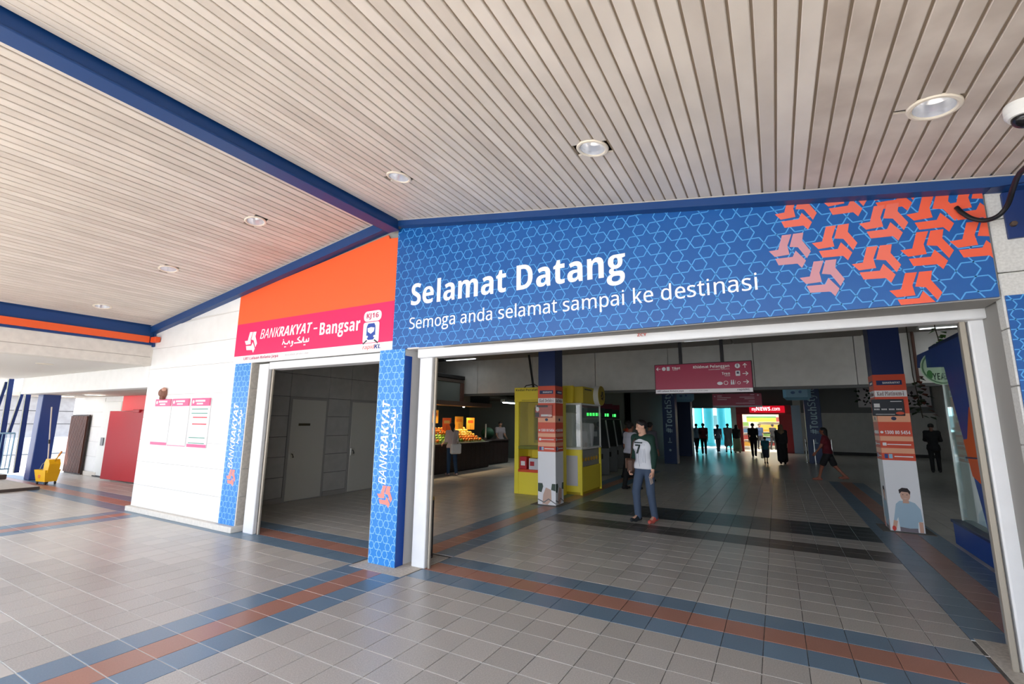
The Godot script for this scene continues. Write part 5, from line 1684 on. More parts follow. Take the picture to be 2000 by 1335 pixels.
# ================= far end =================
func build_far_end() -> void:
	# columns lettered #TouchStyle
	var labs := ["dark blue column with vertical white lettering behind the walking man", "blue column with vertical white lettering beside the steel barrier"]
	for i in 2:
		var z: float = [-20.3, -24.1][i]
		var x0 := pz([1297, 1579][i], 880, z).x
		var x1 := pz([1322, 1611][i], 880, z).x
		var c := thing("lettered_column", labs[i], "column", Vector3((x0 + x1) / 2, 0, z))
		var h := (x1 - x0) / 2
		boxpart(c, "shaft", Vector3(-h, 0, -2 * h), Vector3(h, 4.2, 0), mat(c8(18, 54, 104), 0.45), 0.01)
		var t := MB.new()
		var up := Basis(Vector3(0, 1, 0), Vector3(-1, 0, 0), Vector3(0, 0, 1))
		letters(t, "#Touch", "sansbold", Transform3D(up, Vector3(h * 0.5, 1.25, 0.002)), 1.15, h * 1.1)
		letters(t, "Style", "sans", Transform3D(up, Vector3(h * 0.72, 2.43, 0.002)), 0.85, h * 1.35)
		part(c, "lettering", t, mat(c8(170, 200, 214), 0.5))
		var m := MB.new()
		m.prism(disc2(0, 0.55, 0.05, 0.05, 10), 0, 0.003)
		m.span(Vector3(-h * 0.3, 0.85, 0), Vector3(h * 0.3, 0.88, 0.003))
		m.span(Vector3(-0.015, 0.9, 0), Vector3(0.015, 1.05, 0.003))
		part(c, "small_marks", m, mat(c8(170, 200, 214), 0.5))
	var z3 := -25.5
	var d := thing("plain_column", "plain dark blue column in front of the bright exit", "column", Vector3(pz(1338, 880, z3).x, 0, z3))
	boxpart(d, "shaft", Vector3(-0.36, 0, -0.7), Vector3(0.36, 4.2, 0), mat(c8(14, 40, 84), 0.5), 0.01)
	# hanging rounded display units
	for i in 2:
		var zz := -19.0 if i == 1 else -22.0
		var p := pz([1335, 1556][i], [772, 765][i], zz)
		var u := thing("hanging_display", ["pale blue hanging unit above the plain dark column", "pale blue hanging unit with rounded base beside the second maroon sign"][i], "display", p)
		boxpart(u, "case", Vector3(-0.42, -0.28, -0.25), Vector3(0.42, 0.3, 0.0), mat(c8(120, 168, 196), 0.4), 0.1)
		boxpart(u, "top_cap", Vector3(-0.44, 0.26, -0.27), Vector3(0.44, 0.4, 0.02), mat(c8(196, 210, 214), 0.4), 0.03)
		boxpart(u, "hanger", Vector3(-0.04, 0.4, -0.16), Vector3(0.04, 4.2 - p.y, -0.08), mat(c8(50, 52, 54), 0.5), 0.0)
		var em := MB.new()
		em.prism(disc2(0.1, 0.0, 0.05, 0.05, 10), 0.0, 0.004)
		part(u, "print", em, mat(c8(60, 100, 150), 0.5))
		var em2 := MB.new()
		em2.prism(disc2(-0.12, -0.02, 0.07, 0.05, 10), 0.0, 0.004)
		part(u, "print", em2, mat(c8(60, 100, 150), 0.5))
	# shop at the end
	var z := -32.0
	var xd := pz(1441, 850, z).x
	var xe := pz(1553, 850, z).x
	var yt := pz(1500, 795, z).y
	var red := mat(c8(176, 26, 34), 0.45)
	var sh := thing("news_shop", "brightly lit convenience shop with red front at the end of the hall", "shop", Vector3(xd, 0, z))
	var w := xe - xd
	boxpart(sh, "red_post", Vector3(0, 0, -0.2), Vector3(0.32, yt, 0.12), red, 0.01)
	boxpart(sh, "red_post", Vector3(w - 0.75, 0, -0.2), Vector3(w - 0.1, yt, 0.12), red, 0.01)
	boxpart(sh, "fascia", Vector3(0, yt - 0.42, -0.2), Vector3(w - 0.1, yt + 0.12, 0.14), mat(c8(150, 22, 30), 0.45), 0.01)
	boxpart(sh, "white_post", Vector3(-0.3, 0, -0.2), Vector3(0.0, yt, 0.1), mat(c8(214, 220, 214), 0.5), 0.01)
	boxpart(sh, "poster_post", Vector3(w - 0.1, 0, -0.2), Vector3(w + 0.35, yt + 0.1, 0.12), mat(c8(170, 196, 222), 0.5), 0.01)
	var sb := boxpart(sh, "sign_box", Vector3(0.75, yt - 0.32, 0.14), Vector3(2.6, yt + 0.08, 0.22), glow(c8(206, 20, 40), 0.6), 0.02)
	var t := MB.new()
	letters(t, "my", "sans", at3(0.88, yt - 0.26, 0.22), 0.22, 0.2, 0.004)
	letters(t, "NEWS", "sansbold", at3(1.12, yt - 0.2, 0.22), 0.74, 0.22, 0.004)
	letters(t, ".com", "sans", at3(1.9, yt - 0.2, 0.22), 0.45, 0.16, 0.004)
	part(sb, "lettering", t, glow(c8(255, 236, 240), 1.2))
	boxpart(sh, "floor", Vector3(-0.2, -0.02, -6.2), Vector3(w, 0.004, -0.2), mat(c8(206, 204, 196), 0.4), 0.0)
	boxpart(sh, "back_wall", Vector3(-0.2, 0, -6.3), Vector3(w, 3.2, -6.2), mat(c8(232, 230, 220), 0.6), 0.0)
	boxpart(sh, "side_wall", Vector3(-0.3, 0, -6.3), Vector3(-0.2, 3.2, -0.2), mat(c8(232, 230, 220), 0.6), 0.0)
	boxpart(sh, "side_wall", Vector3(w, 0, -6.3), Vector3(w + 0.1, 3.2, -0.2), mat(c8(232, 230, 220), 0.6), 0.0)
	boxpart(sh, "ceiling", Vector3(-0.3, 3.0, -6.3), Vector3(w + 0.1, 3.2, -0.2), mat(c8(232, 230, 224), 0.6), 0.0)
	boxpart(sh, "yellow_banner", Vector3(0.4, yt - 0.85, -3.2), Vector3(w - 0.9, yt - 0.6, -3.1), mat(c8(240, 214, 60), 0.5), 0.0)
	boxpart(sh, "green_banner", Vector3(0.4, yt - 0.6, -3.25), Vector3(w - 0.9, yt - 0.5, -3.1), mat(c8(60, 120, 80), 0.5), 0.0)
	for i in 3:
		boxpart(sh, "ceiling_light", Vector3(0.4 + i * 1.05, 2.96, -4.6), Vector3(1.1 + i * 1.05, 3.0, -0.8), glow(c8(255, 252, 240), 4.0), 0.0)
	var al := AreaLight3D.new()
	al.name = "shop_light"
	sh.add_child(al)
	al.position = Vector3(w / 2, 2.9, -2.8)
	al.rotation.x = -PI / 2
	al.area_size = Vector2(2.8, 4.0)
	al.light_energy = 8.0
	al.light_color = c8(255, 252, 240)
	al.area_range = 60.0
	al.shadow_enabled = true
	for i in 4:
		var rk := thing("shop_rack", ["shelf rack of snacks by the shop's left wall", "low shelf rack in the shop middle", "tall white rack at the shop's back wall", "shelf rack by the shop's right wall"][i], "rack", Vector3(xd + [0.35, 1.5, 1.9, 2.9][i], 0, z - [2.2, 3.8, 5.6, 3.0][i]))
		var hh: float = [1.7, 1.2, 2.1, 1.6][i]
		var ww: float = [0.4, 0.9, 1.8, 0.4][i]
		boxpart(rk, "frame", Vector3(-ww / 2, 0, -0.5), Vector3(ww / 2, hh, -0.4), mat(c8(214, 214, 210), 0.5), 0.005)
		for q in 4:
			boxpart(rk, "shelf", Vector3(-ww / 2, 0.2 + q * hh * 0.25, -0.45), Vector3(ww / 2, 0.23 + q * hh * 0.25, 0.0), mat(c8(220, 220, 216), 0.5), 0.0)
			boxpart(rk, "packets", Vector3(-ww / 2 + 0.02, 0.23 + q * hh * 0.25, -0.42), Vector3(ww / 2 - 0.02, 0.23 + q * hh * 0.25 + hh * 0.15, -0.08), mat([c8(196, 150, 60), c8(150, 60, 60), c8(70, 110, 150), c8(120, 160, 90)][(q + i) % 4], 0.5), 0.01)
	# teal columns and parked things outside the exit
	for i in 6:
		var zz := -36.0 - (i % 3) * 2.5
		var p := pz([1366, 1386, 1412, 1428, 1300, 1250][i], 850, zz)
		var c := thing("teal_column", ["teal painted outside post by the exit, leftmost of the middle doorway", "teal outside post, second in the middle doorway", "thick teal outside post in the centre of the middle doorway", "teal outside post beside the shop's white post", "broad teal outside pillar behind the lettered column", "teal outside wall strip behind the walking man"][i], "column", Vector3(p.x, 0, zz))
		var r: float = [0.28, 0.34, 0.36, 0.3, 0.6, 0.5][i]
		var m := MB.new()
		m.lathe([Vector2(r * 1.15, 0), Vector2(r * 1.15, 0.15), Vector2(r, 0.18), Vector2(r, 4.6)], 20)
		part(c, "shaft", m, mat(c8(60, 178, 190), 0.5))
	var bp := pz(1279, 850, -31.0)
	var br := thing("brown_pillar", "reddish brown pillar left of the lettered column at the exit", "pillar", Vector3(bp.x, 0, -31.4))
	boxpart(br, "shaft", Vector3(-0.3, 0, -0.3), Vector3(0.3, 4.0, 0.3), mat(c8(176, 92, 74), 0.6), 0.01)
	var cab := thing("outside_canopy", "teal canopy roof over the outside walkway", "canopy", Vector3(-4, 4.6, -40))
	boxpart(cab, "roof", Vector3(-6, 0, -6), Vector3(5, 0.2, 5), mat(c8(120, 196, 204), 0.5), 0.0)
	var wl := thing("outside_wall", "pale low building across the walkway outside", "building", Vector3(-4, 0, -62))
	boxpart(wl, "wall", Vector3(-24, 0, -3), Vector3(22, 3.4, 0), mat(c8(150, 206, 214), 0.7), 0.0)
	boxpart(wl, "plinth", Vector3(-24, 0, 0), Vector3(22, 0.9, 0.3), mat(c8(226, 232, 230), 0.7), 0.0)
	for i in 10:
		boxpart(wl, "window", Vector3(-20 + i * 4.2, 1.3, 0.0), Vector3(-18 + i * 4.2, 2.6, 0.05), mat(c8(50, 80, 84), 0.3), 0.0)
	var sg := thing("outside_stall", "white kiosk with dark awning outside the left doorway", "stall", pz(1262, 870, -35.5) * Vector3(1, 0, 1))
	boxpart(sg, "body", Vector3(-0.6, 0, -0.8), Vector3(0.8, 2.2, 0.0), mat(c8(224, 228, 226), 0.6), 0.01)
	boxpart(sg, "awning", Vector3(-0.8, 2.2, -0.9), Vector3(0.9, 2.32, 0.5), mat(c8(60, 72, 74), 0.6), 0.01)
	# steel barrier
	var b0 := fl(1577, 903)
	var ba := thing("steel_barrier", "low stainless steel queue barrier in front of the lettered blue column", "barrier", Vector3(b0.x, 0, -24.6))
	var stl := mat(c8(214, 216, 216), 0.25, 0.8)
	for x in [0.0, 0.28, 0.95]:
		var m := MB.new()
		m.lathe([Vector2(0.09, 0), Vector2(0.09, 0.02), Vector2(0.035, 0.03), Vector2(0.035, 1.02), Vector2(0.0, 1.03)], 14, Vector3(x, 0, 0.5 if x == 0.28 else 0.0))
		part(ba, "post", m, stl)
	var rl := MB.new()
	rl.tube([Vector3(0, 0.86, 0), Vector3(0.28, 0.86, 0.5), Vector3(0.95, 0.86, 0)], 0.028, 8)
	part(ba, "rail", rl, stl)
	# plant mural on the back wall
	var ma := pz(1672, 751, -31.9)
	var mb := pz(1880, 794, -31.9)
	var mu := thing("plant_mural", "pale mural panel with dark leafy plants on the back wall", "mural", Vector3(ma.x, mb.y, -31.93))
	var mw := minf(mb.x, 7.1) - ma.x
	var mh := minf(ma.y, 4.15) - mb.y
	boxpart(mu, "panel", Vector3(0, 0, 0), Vector3(mw, mh, 0.05), mat(c8(230, 226, 230), 0.6), 0.01)
	for i in 46:
		var q := MB.new()
		var cx: float = rng.randf_range(0.0, 0.24) if i % 2 == 0 else rng.randf_range(0.6, 0.97)
		var o := Vector2(cx * mw, rng.randf_range(0.1, 0.85 if cx < 0.3 else 0.5) * mh)
		var ang := rng.randf() * TAU
		var r := rng.randf_range(0.14, 0.26)
		q.prism([o, o + Vector2(r * 0.5, r * 0.28).rotated(ang), o + Vector2(r, 0).rotated(ang), o + Vector2(r * 0.5, -r * 0.28).rotated(ang)], 0.05, 0.056)
		part(mu, "leaf", q, mat([c8(40, 66, 44), c8(28, 44, 34), c8(70, 60, 70)][i % 3], 0.6))

# ================= blue glass booth on the right =================
func build_booth() -> void:
	var X := 2.1
	var blue := mat(c8(16, 66, 150), 0.4)
	var b := thing("blue_booth", "glass booth with slanted dark blue frame and blue plinth behind the right jamb", "booth", Vector3(X, 0, 0))
	boxpart(b, "plinth", Vector3(0, 0.004, -9.2), Vector3(1.5, 0.3, -5.4), blue, 0.01)
	boxpart(b, "plinth_ledge", Vector3(-0.02, 0.3, -9.22), Vector3(1.5, 0.34, -5.4), mat(c8(10, 36, 84), 0.4), 0.006)
	# slanted frame in the x = X plane: local (z, y)
	var fr := MB.new()
	fr.xf = Transform3D(Basis(Vector3(0, 0, -1), Vector3(0, 1, 0), Vector3(1, 0, 0)), Vector3.ZERO)
	var P := func(u: float, v: float) -> Vector2:
		var p := px(u, v, X)
		return Vector2(-p.z, p.y)
	fr.prism([P.call(1800, 693), P.call(1801, 718), P.call(1843, 716), P.call(1855, 716), P.call(1945, 1040), P.call(1948, 900), P.call(1920, 680), P.call(1893, 652)], -0.06, 0.06)
	part(b, "slanted_frame", fr, blue)
	var orn := MB.new()
	orn.xf = fr.xf
	orn.prism([P.call(1906, 795), P.call(1915, 790), P.call(1924, 880), P.call(1930, 945), P.call(1914, 930), P.call(1895, 858), P.call(1903, 857)], -0.066, -0.058)
	part(b, "orange_mark", orn, mat(c8(222, 96, 36), 0.45))
	var mkl := MB.new()
	mkl.xf = fr.xf
	mkl.prism([P.call(1900, 892), P.call(1926, 894), P.call(1926, 897), P.call(1900, 895)], -0.068, -0.058)
	part(b, "dark_groove", mkl, mat(c8(14, 40, 90), 0.5))
	boxpart(b, "glass_wall", Vector3(0.1, 0.34, -9.15), Vector3(0.11, 2.6, -6.2), glass(Color(0.75, 0.88, 0.84), 0.22), 0.0)
	boxpart(b, "glass_front", Vector3(0.1, 0.34, -9.16), Vector3(1.5, 2.6, -9.15), glass(Color(0.75, 0.88, 0.84), 0.15), 0.0)
	boxpart(b, "corner_bead", Vector3(0.09, 0.34, -9.17), Vector3(0.115, 2.7, -9.145), mat(c8(196, 206, 202), 0.3, 0.3), 0.0)
	boxpart(b, "inner_poster", Vector3(0.7, 0.36, -8.6), Vector3(0.72, 1.5, -7.2), mat(c8(206, 222, 224), 0.5), 0.0)
	boxpart(b, "roof", Vector3(0.0, 2.72, -9.2), Vector3(1.5, 2.84, -5.4), mat(c8(12, 44, 100), 0.45), 0.01)
	# round green sticker on the glass
	var gp := pz(1843, 716, -9.14)
	var st := thing("round_sticker", "round green and white sticker reading YEAR on the booth glass", "sticker", Vector3(gp.x, gp.y, -9.14))
	var m := MB.new()
	m.prism(disc2(0, 0, 0.27, 0.27, 28), 0, 0.003)
	part(st, "disc", m, mat(c8(176, 206, 176), 0.5))
	var ring := MB.new()
	var rp := []
	for i in 29:
		rp.append(Vector2(0.245, 0).rotated(TAU * i / 28))
	ribbon(ring, rp, 0.02, 0.003, 0.005)
	part(st, "ring", ring, mat(c8(90, 130, 96), 0.5))
	var t := MB.new()
	letters(t, "YEAR", "sansbold", at3(-0.14, -0.19, 0.003), 0.19, 0.1)
	part(st, "lettering", t, mat(c8(40, 70, 50), 0.5))
	var lf := MB.new()
	lf.prism(disc2(-0.17, -0.11, 0.035, 0.07, 10), 0.003, 0.005)
	part(st, "leaf_mark", lf, mat(c8(60, 120, 60), 0.5))

# ================= bin, camera, bracket, vines, sprinklers =================
func build_small_things() -> void:
	var bp := Vector3(-3.875, 0, -4.77)
	var bin := thing("litter_bin", "slim tall black cylindrical bin behind the white jamb", "bin", bp)
	var m := MB.new()
	m.lathe([Vector2(0.0, 0.0), Vector2(0.075, 0.0), Vector2(0.075, 0.68), Vector2(0.07, 0.69)], 24)
	part(bin, "body", m, mat(c8(26, 26, 30), 0.3, 0.2))
	var r := MB.new()
	r.lathe([Vector2(0.077, 0.68), Vector2(0.079, 0.695), Vector2(0.075, 0.72), Vector2(0.05, 0.725), Vector2(0.045, 0.7), Vector2(0, 0.7)], 24)
	part(bin, "rim", r, mat(c8(196, 160, 90), 0.3, 0.7))
	var sk := MB.new()
	sk.lathe([Vector2(0.08, 0.0), Vector2(0.082, 0.03), Vector2(0.076, 0.035)], 24)
	part(bin, "base_ring", sk, mat(c8(60, 60, 62), 0.4, 0.4))
	# dome camera
	var cp := ceil_hit(2004, 205, false)
	var dc := thing("dome_camera", "white dome security camera on the slat ceiling", "camera", cp)
	dc.rotation.z = -atan(SLOPE_R)
	var b := MB.new()
	b.lathe([Vector2(0.0, -0.075), Vector2(0.068, -0.075), Vector2(0.082, -0.055), Vector2(0.088, -0.02), Vector2(0.088, 0.0)], 28)
	part(dc, "housing", b, mat(c8(226, 226, 222), 0.4))
	var g := MB.new()
	g.ball(Vector3(0, -0.075, 0), Vector3(0.056, 0.05, 0.056), 20, 12)
	part(dc, "dome", g, mat(c8(18, 18, 20), 0.08))
	# bracket, beam stub and cable at the right end of the sign
	var br := thing("steel_bracket", "dark blue bolted steel bracket at the right end of the welcome sign", "bracket", Vector3.ZERO)
	var navy := mat(c8(14, 46, 104), 0.45)
	var q0 := pz(1946, 385, FZ)
	var q1 := pz(1962, 468, FZ)
	boxpart(br, "plate", Vector3(q0.x + 0.02, q1.y, FZ - 0.01), Vector3(q0.x + 0.6, q0.y + 0.02, FZ + 0.02), navy, 0.004)
	boxpart(br, "upright", Vector3(q0.x + 0.14, q1.y - 0.02, FZ + 0.02), Vector3(q0.x + 0.3, minf(q0.y + 0.3, roof_y(q0.x + 0.3) - 0.03), FZ + 0.16), navy, 0.006)
	boxpart(br, "cross_plate", Vector3(q0.x - 0.06, q0.y + 0.03, FZ + 0.02), Vector3(q0.x + 0.3, minf(q0.y + 0.12, roof_y(q0.x + 0.3) - 0.03), FZ + 0.12), navy, 0.004)
	for p in [pz(1976, 440, FZ), pz(1958, 358, FZ)]:
		var bt := MB.new()
		bt.xf = Transform3D(Basis(Vector3.RIGHT, PI / 2), p + Vector3(0, 0, 0.03))
		bt.lathe([Vector2(0.0, 0.014), Vector2(0.018, 0.014), Vector2(0.02, -0.01)].map(func(v): return v), 6)
		part(br, "bolt", bt, mat(c8(90, 76, 66), 0.5, 0.5))
	var cb := MB.new()
	var pts := []
	var raw := [[1868, 405, 0.0], [1880, 416, 0.03], [1900, 427, 0.06], [1925, 430, 0.1], [1950, 421, 0.16], [1968, 400, 0.22], [1978, 370, 0.33], [1992, 338, 0.52], [2030, 300, 0.8]]
	var cv := Curve3D.new()
	for i in raw.size():
		cv.add_point(pz(raw[i][0], raw[i][1], FZ + raw[i][2] + 0.01))
	for i in raw.size():
		var a: Vector3 = cv.get_point_position(maxi(i - 1, 0))
		var c: Vector3 = cv.get_point_position(mini(i + 1, raw.size() - 1))
		cv.set_point_in(i, (a - c) / 6)
		cv.set_point_out(i, (c - a) / 6)
	for p in cv.tessellate(4, 4):
		pts.append(p)
	cb.tube(pts, 0.0155, 8)
	solo("black_cable", cb, mat(c8(18, 18, 20), 0.45), "thick black cable looping from the welcome sign to the steel bracket", "cable")
	# alarm heads under the lintels
	for i in 2:
		var p: Vector3 = [Vector3(1.1, 3.7, -7.0), Vector3(-6.3, 3.7, -5.9)][i]
		var s := thing("alarm_head", ["small red alarm head on the hall ceiling near the right jamb", "small red alarm head on the ceiling of the narrow passage"][i], "alarm", p)
		var a := MB.new()
		a.lathe([Vector2(0.0, -0.05), Vector2(0.03, -0.048), Vector2(0.055, -0.02), Vector2(0.06, 0.0)], 16)
		part(s, "base", a, mat(c8(70, 20, 24), 0.5))
		var l := MB.new()
		l.ball(Vector3(0, -0.05, 0), Vector3(0.018, 0.014, 0.018), 10, 6)
		part(s, "lens", l, mat(c8(226, 60, 70), 0.3))
	# trailing vines
	for i in 2:
		var z: float = [-10.6, -11.0][i]
		var top := pz([1826, 1783][i], [640, 735][i], z)
		var v := thing("hanging_vine", ["green trailing vine hanging under the hall ceiling above the booth", "dark hanging plant beside the column with the portrait"][i], "plant", Vector3(top.x, top.y, z))
		var stem := MB.new()
		var n: int = [16, 30][i]
		var len: float = [0.62, 0.75][i]
		stem.tube([Vector3(0, 3.7 - top.y, 0), Vector3(0, 0, 0), Vector3(0.03, -len * 0.5, 0.02), Vector3(0.06, -len, 0)], 0.008, 5)
		part(v, "stem", stem, mat(c8(60, 50, 34), 0.7))
		for k in n:
			var lf := MB.new()
			var yy := -len * k / n
			var a := rng.randf() * TAU
			var sp: float = rng.randf_range(0.0, [0.06, 0.2][i])
			var o := Vector3(cos(a) * sp + 0.04, yy, sin(a) * sp)
			var dir := Vector3(cos(a), -0.5, sin(a)).normalized()
			var side := dir.cross(Vector3.UP).normalized() * 0.05
			var tip := o + dir * 0.13
			var mid := o + dir * 0.06 + Vector3(0, 0.012, 0)
			lf.tri(o, mid + side, tip)
			lf.tri(o, tip, mid - side)
			lf.tri(tip, mid + side, o)
			lf.tri(tip, mid - side, o)
			part(v, "leaf", lf, mat([c8(70, 130, 50), c8(44, 66, 34)][i] if k % 3 else [c8(96, 150, 66), c8(110, 52, 34)][i], 0.6))
	# slanting dark support rod and pipe near the bulkhead
	var rd := MB.new()
	rd.tube([pz(1033, 693, -12.6), pz(1042, 757, -12.6)], 0.035, 8)
	solo("support_rod", rd, mat(c8(18, 18, 20), 0.5), "slanting black support rod above the yellow kiosk", "rod")
	var pp := MB.new()
	var pa := pz(1780, 642, -13.1)
	pp.tube([Vector3(pa.x, 3.7, -13.12), Vector3(pa.x, 2.58, -13.12)], 0.03, 8)
	solo("brown_pipe", pp, mat(c8(92, 60, 48), 0.5), "thin brown vertical pipe on the white bulkhead right of the portrait column", "pipe")

# ================= people =================
# bones: [a, b, ra, rb, depth] - tapered capsules joined by a smooth minimum and meshed as surface nets; depth > 1 flattens front to back
func nets(m: MB, bones: Array, cell: float, k: float, t := Transform3D(), cut := "") -> void:
	var lo := Vector3.INF
	var hi := -Vector3.INF
	for b in bones:
		var r: float = maxf(b[2], b[3])
		for p: Vector3 in [b[0], b[1]]:
			lo = lo.min(p - Vector3.ONE * r)
			hi = hi.max(p + Vector3.ONE * r)
	lo -= Vector3.ONE * cell * 2.5
	hi += Vector3.ONE * cell * 2.5
	var nx := int((hi.x - lo.x) / cell) + 2
	var ny := int((hi.y - lo.y) / cell) + 2
	var nz := int((hi.z - lo.z) / cell) + 2
	var f := PackedFloat32Array()
	f.resize(nx * ny * nz)
	f.fill(9.0)
	var sy := nx
	var sz := nx * ny
	for b in bones:
		var a: Vector3 = b[0]
		var e: Vector3 = b[1]
		var ra: float = b[2]
		var rb: float = b[3]
		var dp: float = b[4] if b.size() > 4 else 1.0
		var ab := e - a
		ab.z *= dp
		var ll := maxf(ab.length_squared(), 1e-9)
		var r := maxf(ra, rb) + cell * 2.0 + k
		var mn := (a.min(e) - Vector3.ONE * r - lo) / cell
		var mx := (a.max(e) + Vector3.ONE * r - lo) / cell
		for iz in range(maxi(0, int(mn.z)), mini(nz - 1, int(mx.z) + 1) + 1):
			for iy in range(maxi(0, int(mn.y)), mini(ny - 1, int(mx.y) + 1) + 1):
				for ix in range(maxi(0, int(mn.x)), mini(nx - 1, int(mx.x) + 1) + 1):
					var q := lo + Vector3(ix, iy, iz) * cell - a
					q.z *= dp
					var tt := clampf(q.dot(ab) / ll, 0.0, 1.0)
					var d := (q - ab * tt).length() - (ra + (rb - ra) * tt)
					var i := ix + iy * sy + iz * sz
					var o := f[i]
					var h := maxf(k - absf(d - o), 0.0)
					f[i] = minf(d, o) - h * h / (4.0 * k)
	if cut != "":
		for iz in nz:
			for iy in ny:
				for ix in nx:
					var i := ix + iy * sy + iz * sz
					if f[i] < cell * 4.0:
						f[i] = hair_cut(cut, lo + Vector3(ix, iy, iz) * cell, f[i])
	var off := [0, 1, sy, sy + 1, sz, sz + 1, sz + sy, sz + sy + 1]
	var id := PackedInt32Array()
	id.resize(nx * ny * nz)
	id.fill(-1)
	var vs := PackedVector3Array()
	var E := [[0, 1], [2, 3], [4, 5], [6, 7], [0, 2], [1, 3], [4, 6], [5, 7], [0, 4], [1, 5], [2, 6], [3, 7]]
	for iz in nz - 1:
		for iy in ny - 1:
			for ix in nx - 1:
				var i := ix + iy * sy + iz * sz
				if absf(f[i]) > cell * 3.2:
					continue
				var inside := 0
				for q in 8:
					if f[i + off[q]] < 0.0:
						inside += 1
				if inside == 0 or inside == 8:
					continue
				var s := Vector3.ZERO
				var n := 0
				for e in E:
					var fa := f[i + off[e[0]]]
					var fb := f[i + off[e[1]]]
					if (fa < 0.0) != (fb < 0.0):
						var u := fa / (fa - fb)
						var pa := Vector3(e[0] & 1, (e[0] >> 1) & 1, e[0] >> 2)
						var pb := Vector3(e[1] & 1, (e[1] >> 1) & 1, e[1] >> 2)
						s += pa.lerp(pb, u)
						n += 1
				id[i] = vs.size()
				vs.append(lo + (Vector3(ix, iy, iz) + s / n) * cell)
	var nn := PackedVector3Array()
	nn.resize(vs.size())
	var tris := PackedInt32Array()
	for iz in range(1, nz - 1):
		for iy in range(1, ny - 1):
			for ix in range(1, nx - 1):
				var i := ix + iy * sy + iz * sz
				var fa := f[i]
				if absf(fa) > cell * 2.0:
					continue
				for ax in 3:
					var st: int = [1, sy, sz][ax]
					var fb := f[i + st]
					if (fa < 0.0) == (fb < 0.0):
						continue
					var u: int = [sy, sz, 1][ax]
					var w: int = [sz, 1, sy][ax]
					var A := id[i - u - w]
					var B := id[i - w]
					var C := id[i]
					var D := id[i - u]
					if A < 0 or B < 0 or C < 0 or D < 0:
						continue
					var quad := [A, B, C, D] if fa < 0.0 else [D, C, B, A]
					var nv := (vs[quad[2]] - vs[quad[0]]).cross(vs[quad[3]] - vs[quad[1]])
					for q in 4:
						nn[quad[q]] += nv
					for q in [0, 2, 1, 0, 3, 2]:
						tris.append(quad[q])
	var base := m.v.size()
	var tf := m.xf * t
	for i in vs.size():
		m.v.append(tf * vs[i])
		m.n.append((tf.basis * nn[i]).normalized())
		m.c.append(m.tint)
	for i in tris:
		m.idx.append(base + i)
var cached := {}
var hem_y := 0.0
func head_mesh() -> ArrayMesh:
	if not cached.has("head"):
		var m := MB.new()
		nets(m, [[Vector3(0, 0.13, -0.08), Vector3(0, 0.13, 0.02), 0.345, 0.335], [Vector3(0, 0.02, 0.08), Vector3(0, -0.3, 0.13), 0.29, 0.17], [Vector3(0, -0.37, 0.2), Vector3(0, -0.38, 0.21), 0.1, 0.1],
			[Vector3(0, 0.04, 0.35), Vector3(0, -0.12, 0.42), 0.035, 0.05], [Vector3(-0.05, -0.13, 0.385), Vector3(0.05, -0.13, 0.385), 0.03, 0.03], [Vector3(-0.33, 0.05, -0.04), Vector3(-0.31, -0.1, -0.02), 0.06, 0.045], [Vector3(0.33, 0.05, -0.04), Vector3(0.31, -0.1, -0.02), 0.06, 0.045],
			[Vector3(-0.17, 0.1, 0.29), Vector3(0.17, 0.1, 0.29), 0.045, 0.045], [Vector3(-0.08, -0.24, 0.31), Vector3(0.08, -0.24, 0.31), 0.03, 0.03], [Vector3(0, -0.2, -0.06), Vector3(0, -0.62, -0.08), 0.2, 0.22]], 0.035, 0.09)
		cached.head = m.mesh()
	return cached.head
func hair_cut(style: String, p: Vector3, d: float) -> float:
	var line := (p.y + 0.02 - 0.95 * p.z) / 1.38
	if style == "hem":
		return maxf(d, hem_y - p.y)
	if style == "long":
		line = maxf(line, -p.z - 0.02)
	elif style == "scarf":
		return maxf(d, 0.3 - Vector3(p.x, (p.y + 0.02) * 0.85, p.z - 0.42).length())
	return maxf(d, -line)
func hair_mesh(style: String) -> ArrayMesh:
	if not cached.has(style):
		var m := MB.new()
		var bones := [[Vector3(0, 0.15, -0.1), Vector3(0, 0.17, 0.02), 0.385, 0.37]]
		if style == "long":
			bones.append([Vector3(0, 0.05, -0.2), Vector3(0, -0.95, -0.32), 0.34, 0.22])
		elif style == "tied":
			bones.append([Vector3(0, 0.2, -0.42), Vector3(0, 0.12, -0.52), 0.16, 0.13])
		elif style == "scarf":
			bones = [[Vector3(0, 0.12, -0.06), Vector3(0, 0.0, 0.0), 0.43, 0.42], [Vector3(0, -0.3, -0.05), Vector3(0, -0.85, -0.08), 0.42, 0.68], [Vector3(0, -0.9, -0.2), Vector3(0, -1.5, -0.3), 0.5, 0.4]]
		elif style == "short":
			bones.append([Vector3(-0.12, 0.4, 0.16), Vector3(0.16, 0.42, 0.2), 0.1, 0.09])
			bones.append([Vector3(-0.24, 0.3, 0.12), Vector3(0.05, 0.44, 0.05), 0.1, 0.12])
		nets(m, bones, 0.04, 0.06, Transform3D(), style)
		cached[style] = m.mesh()
	return cached[style]
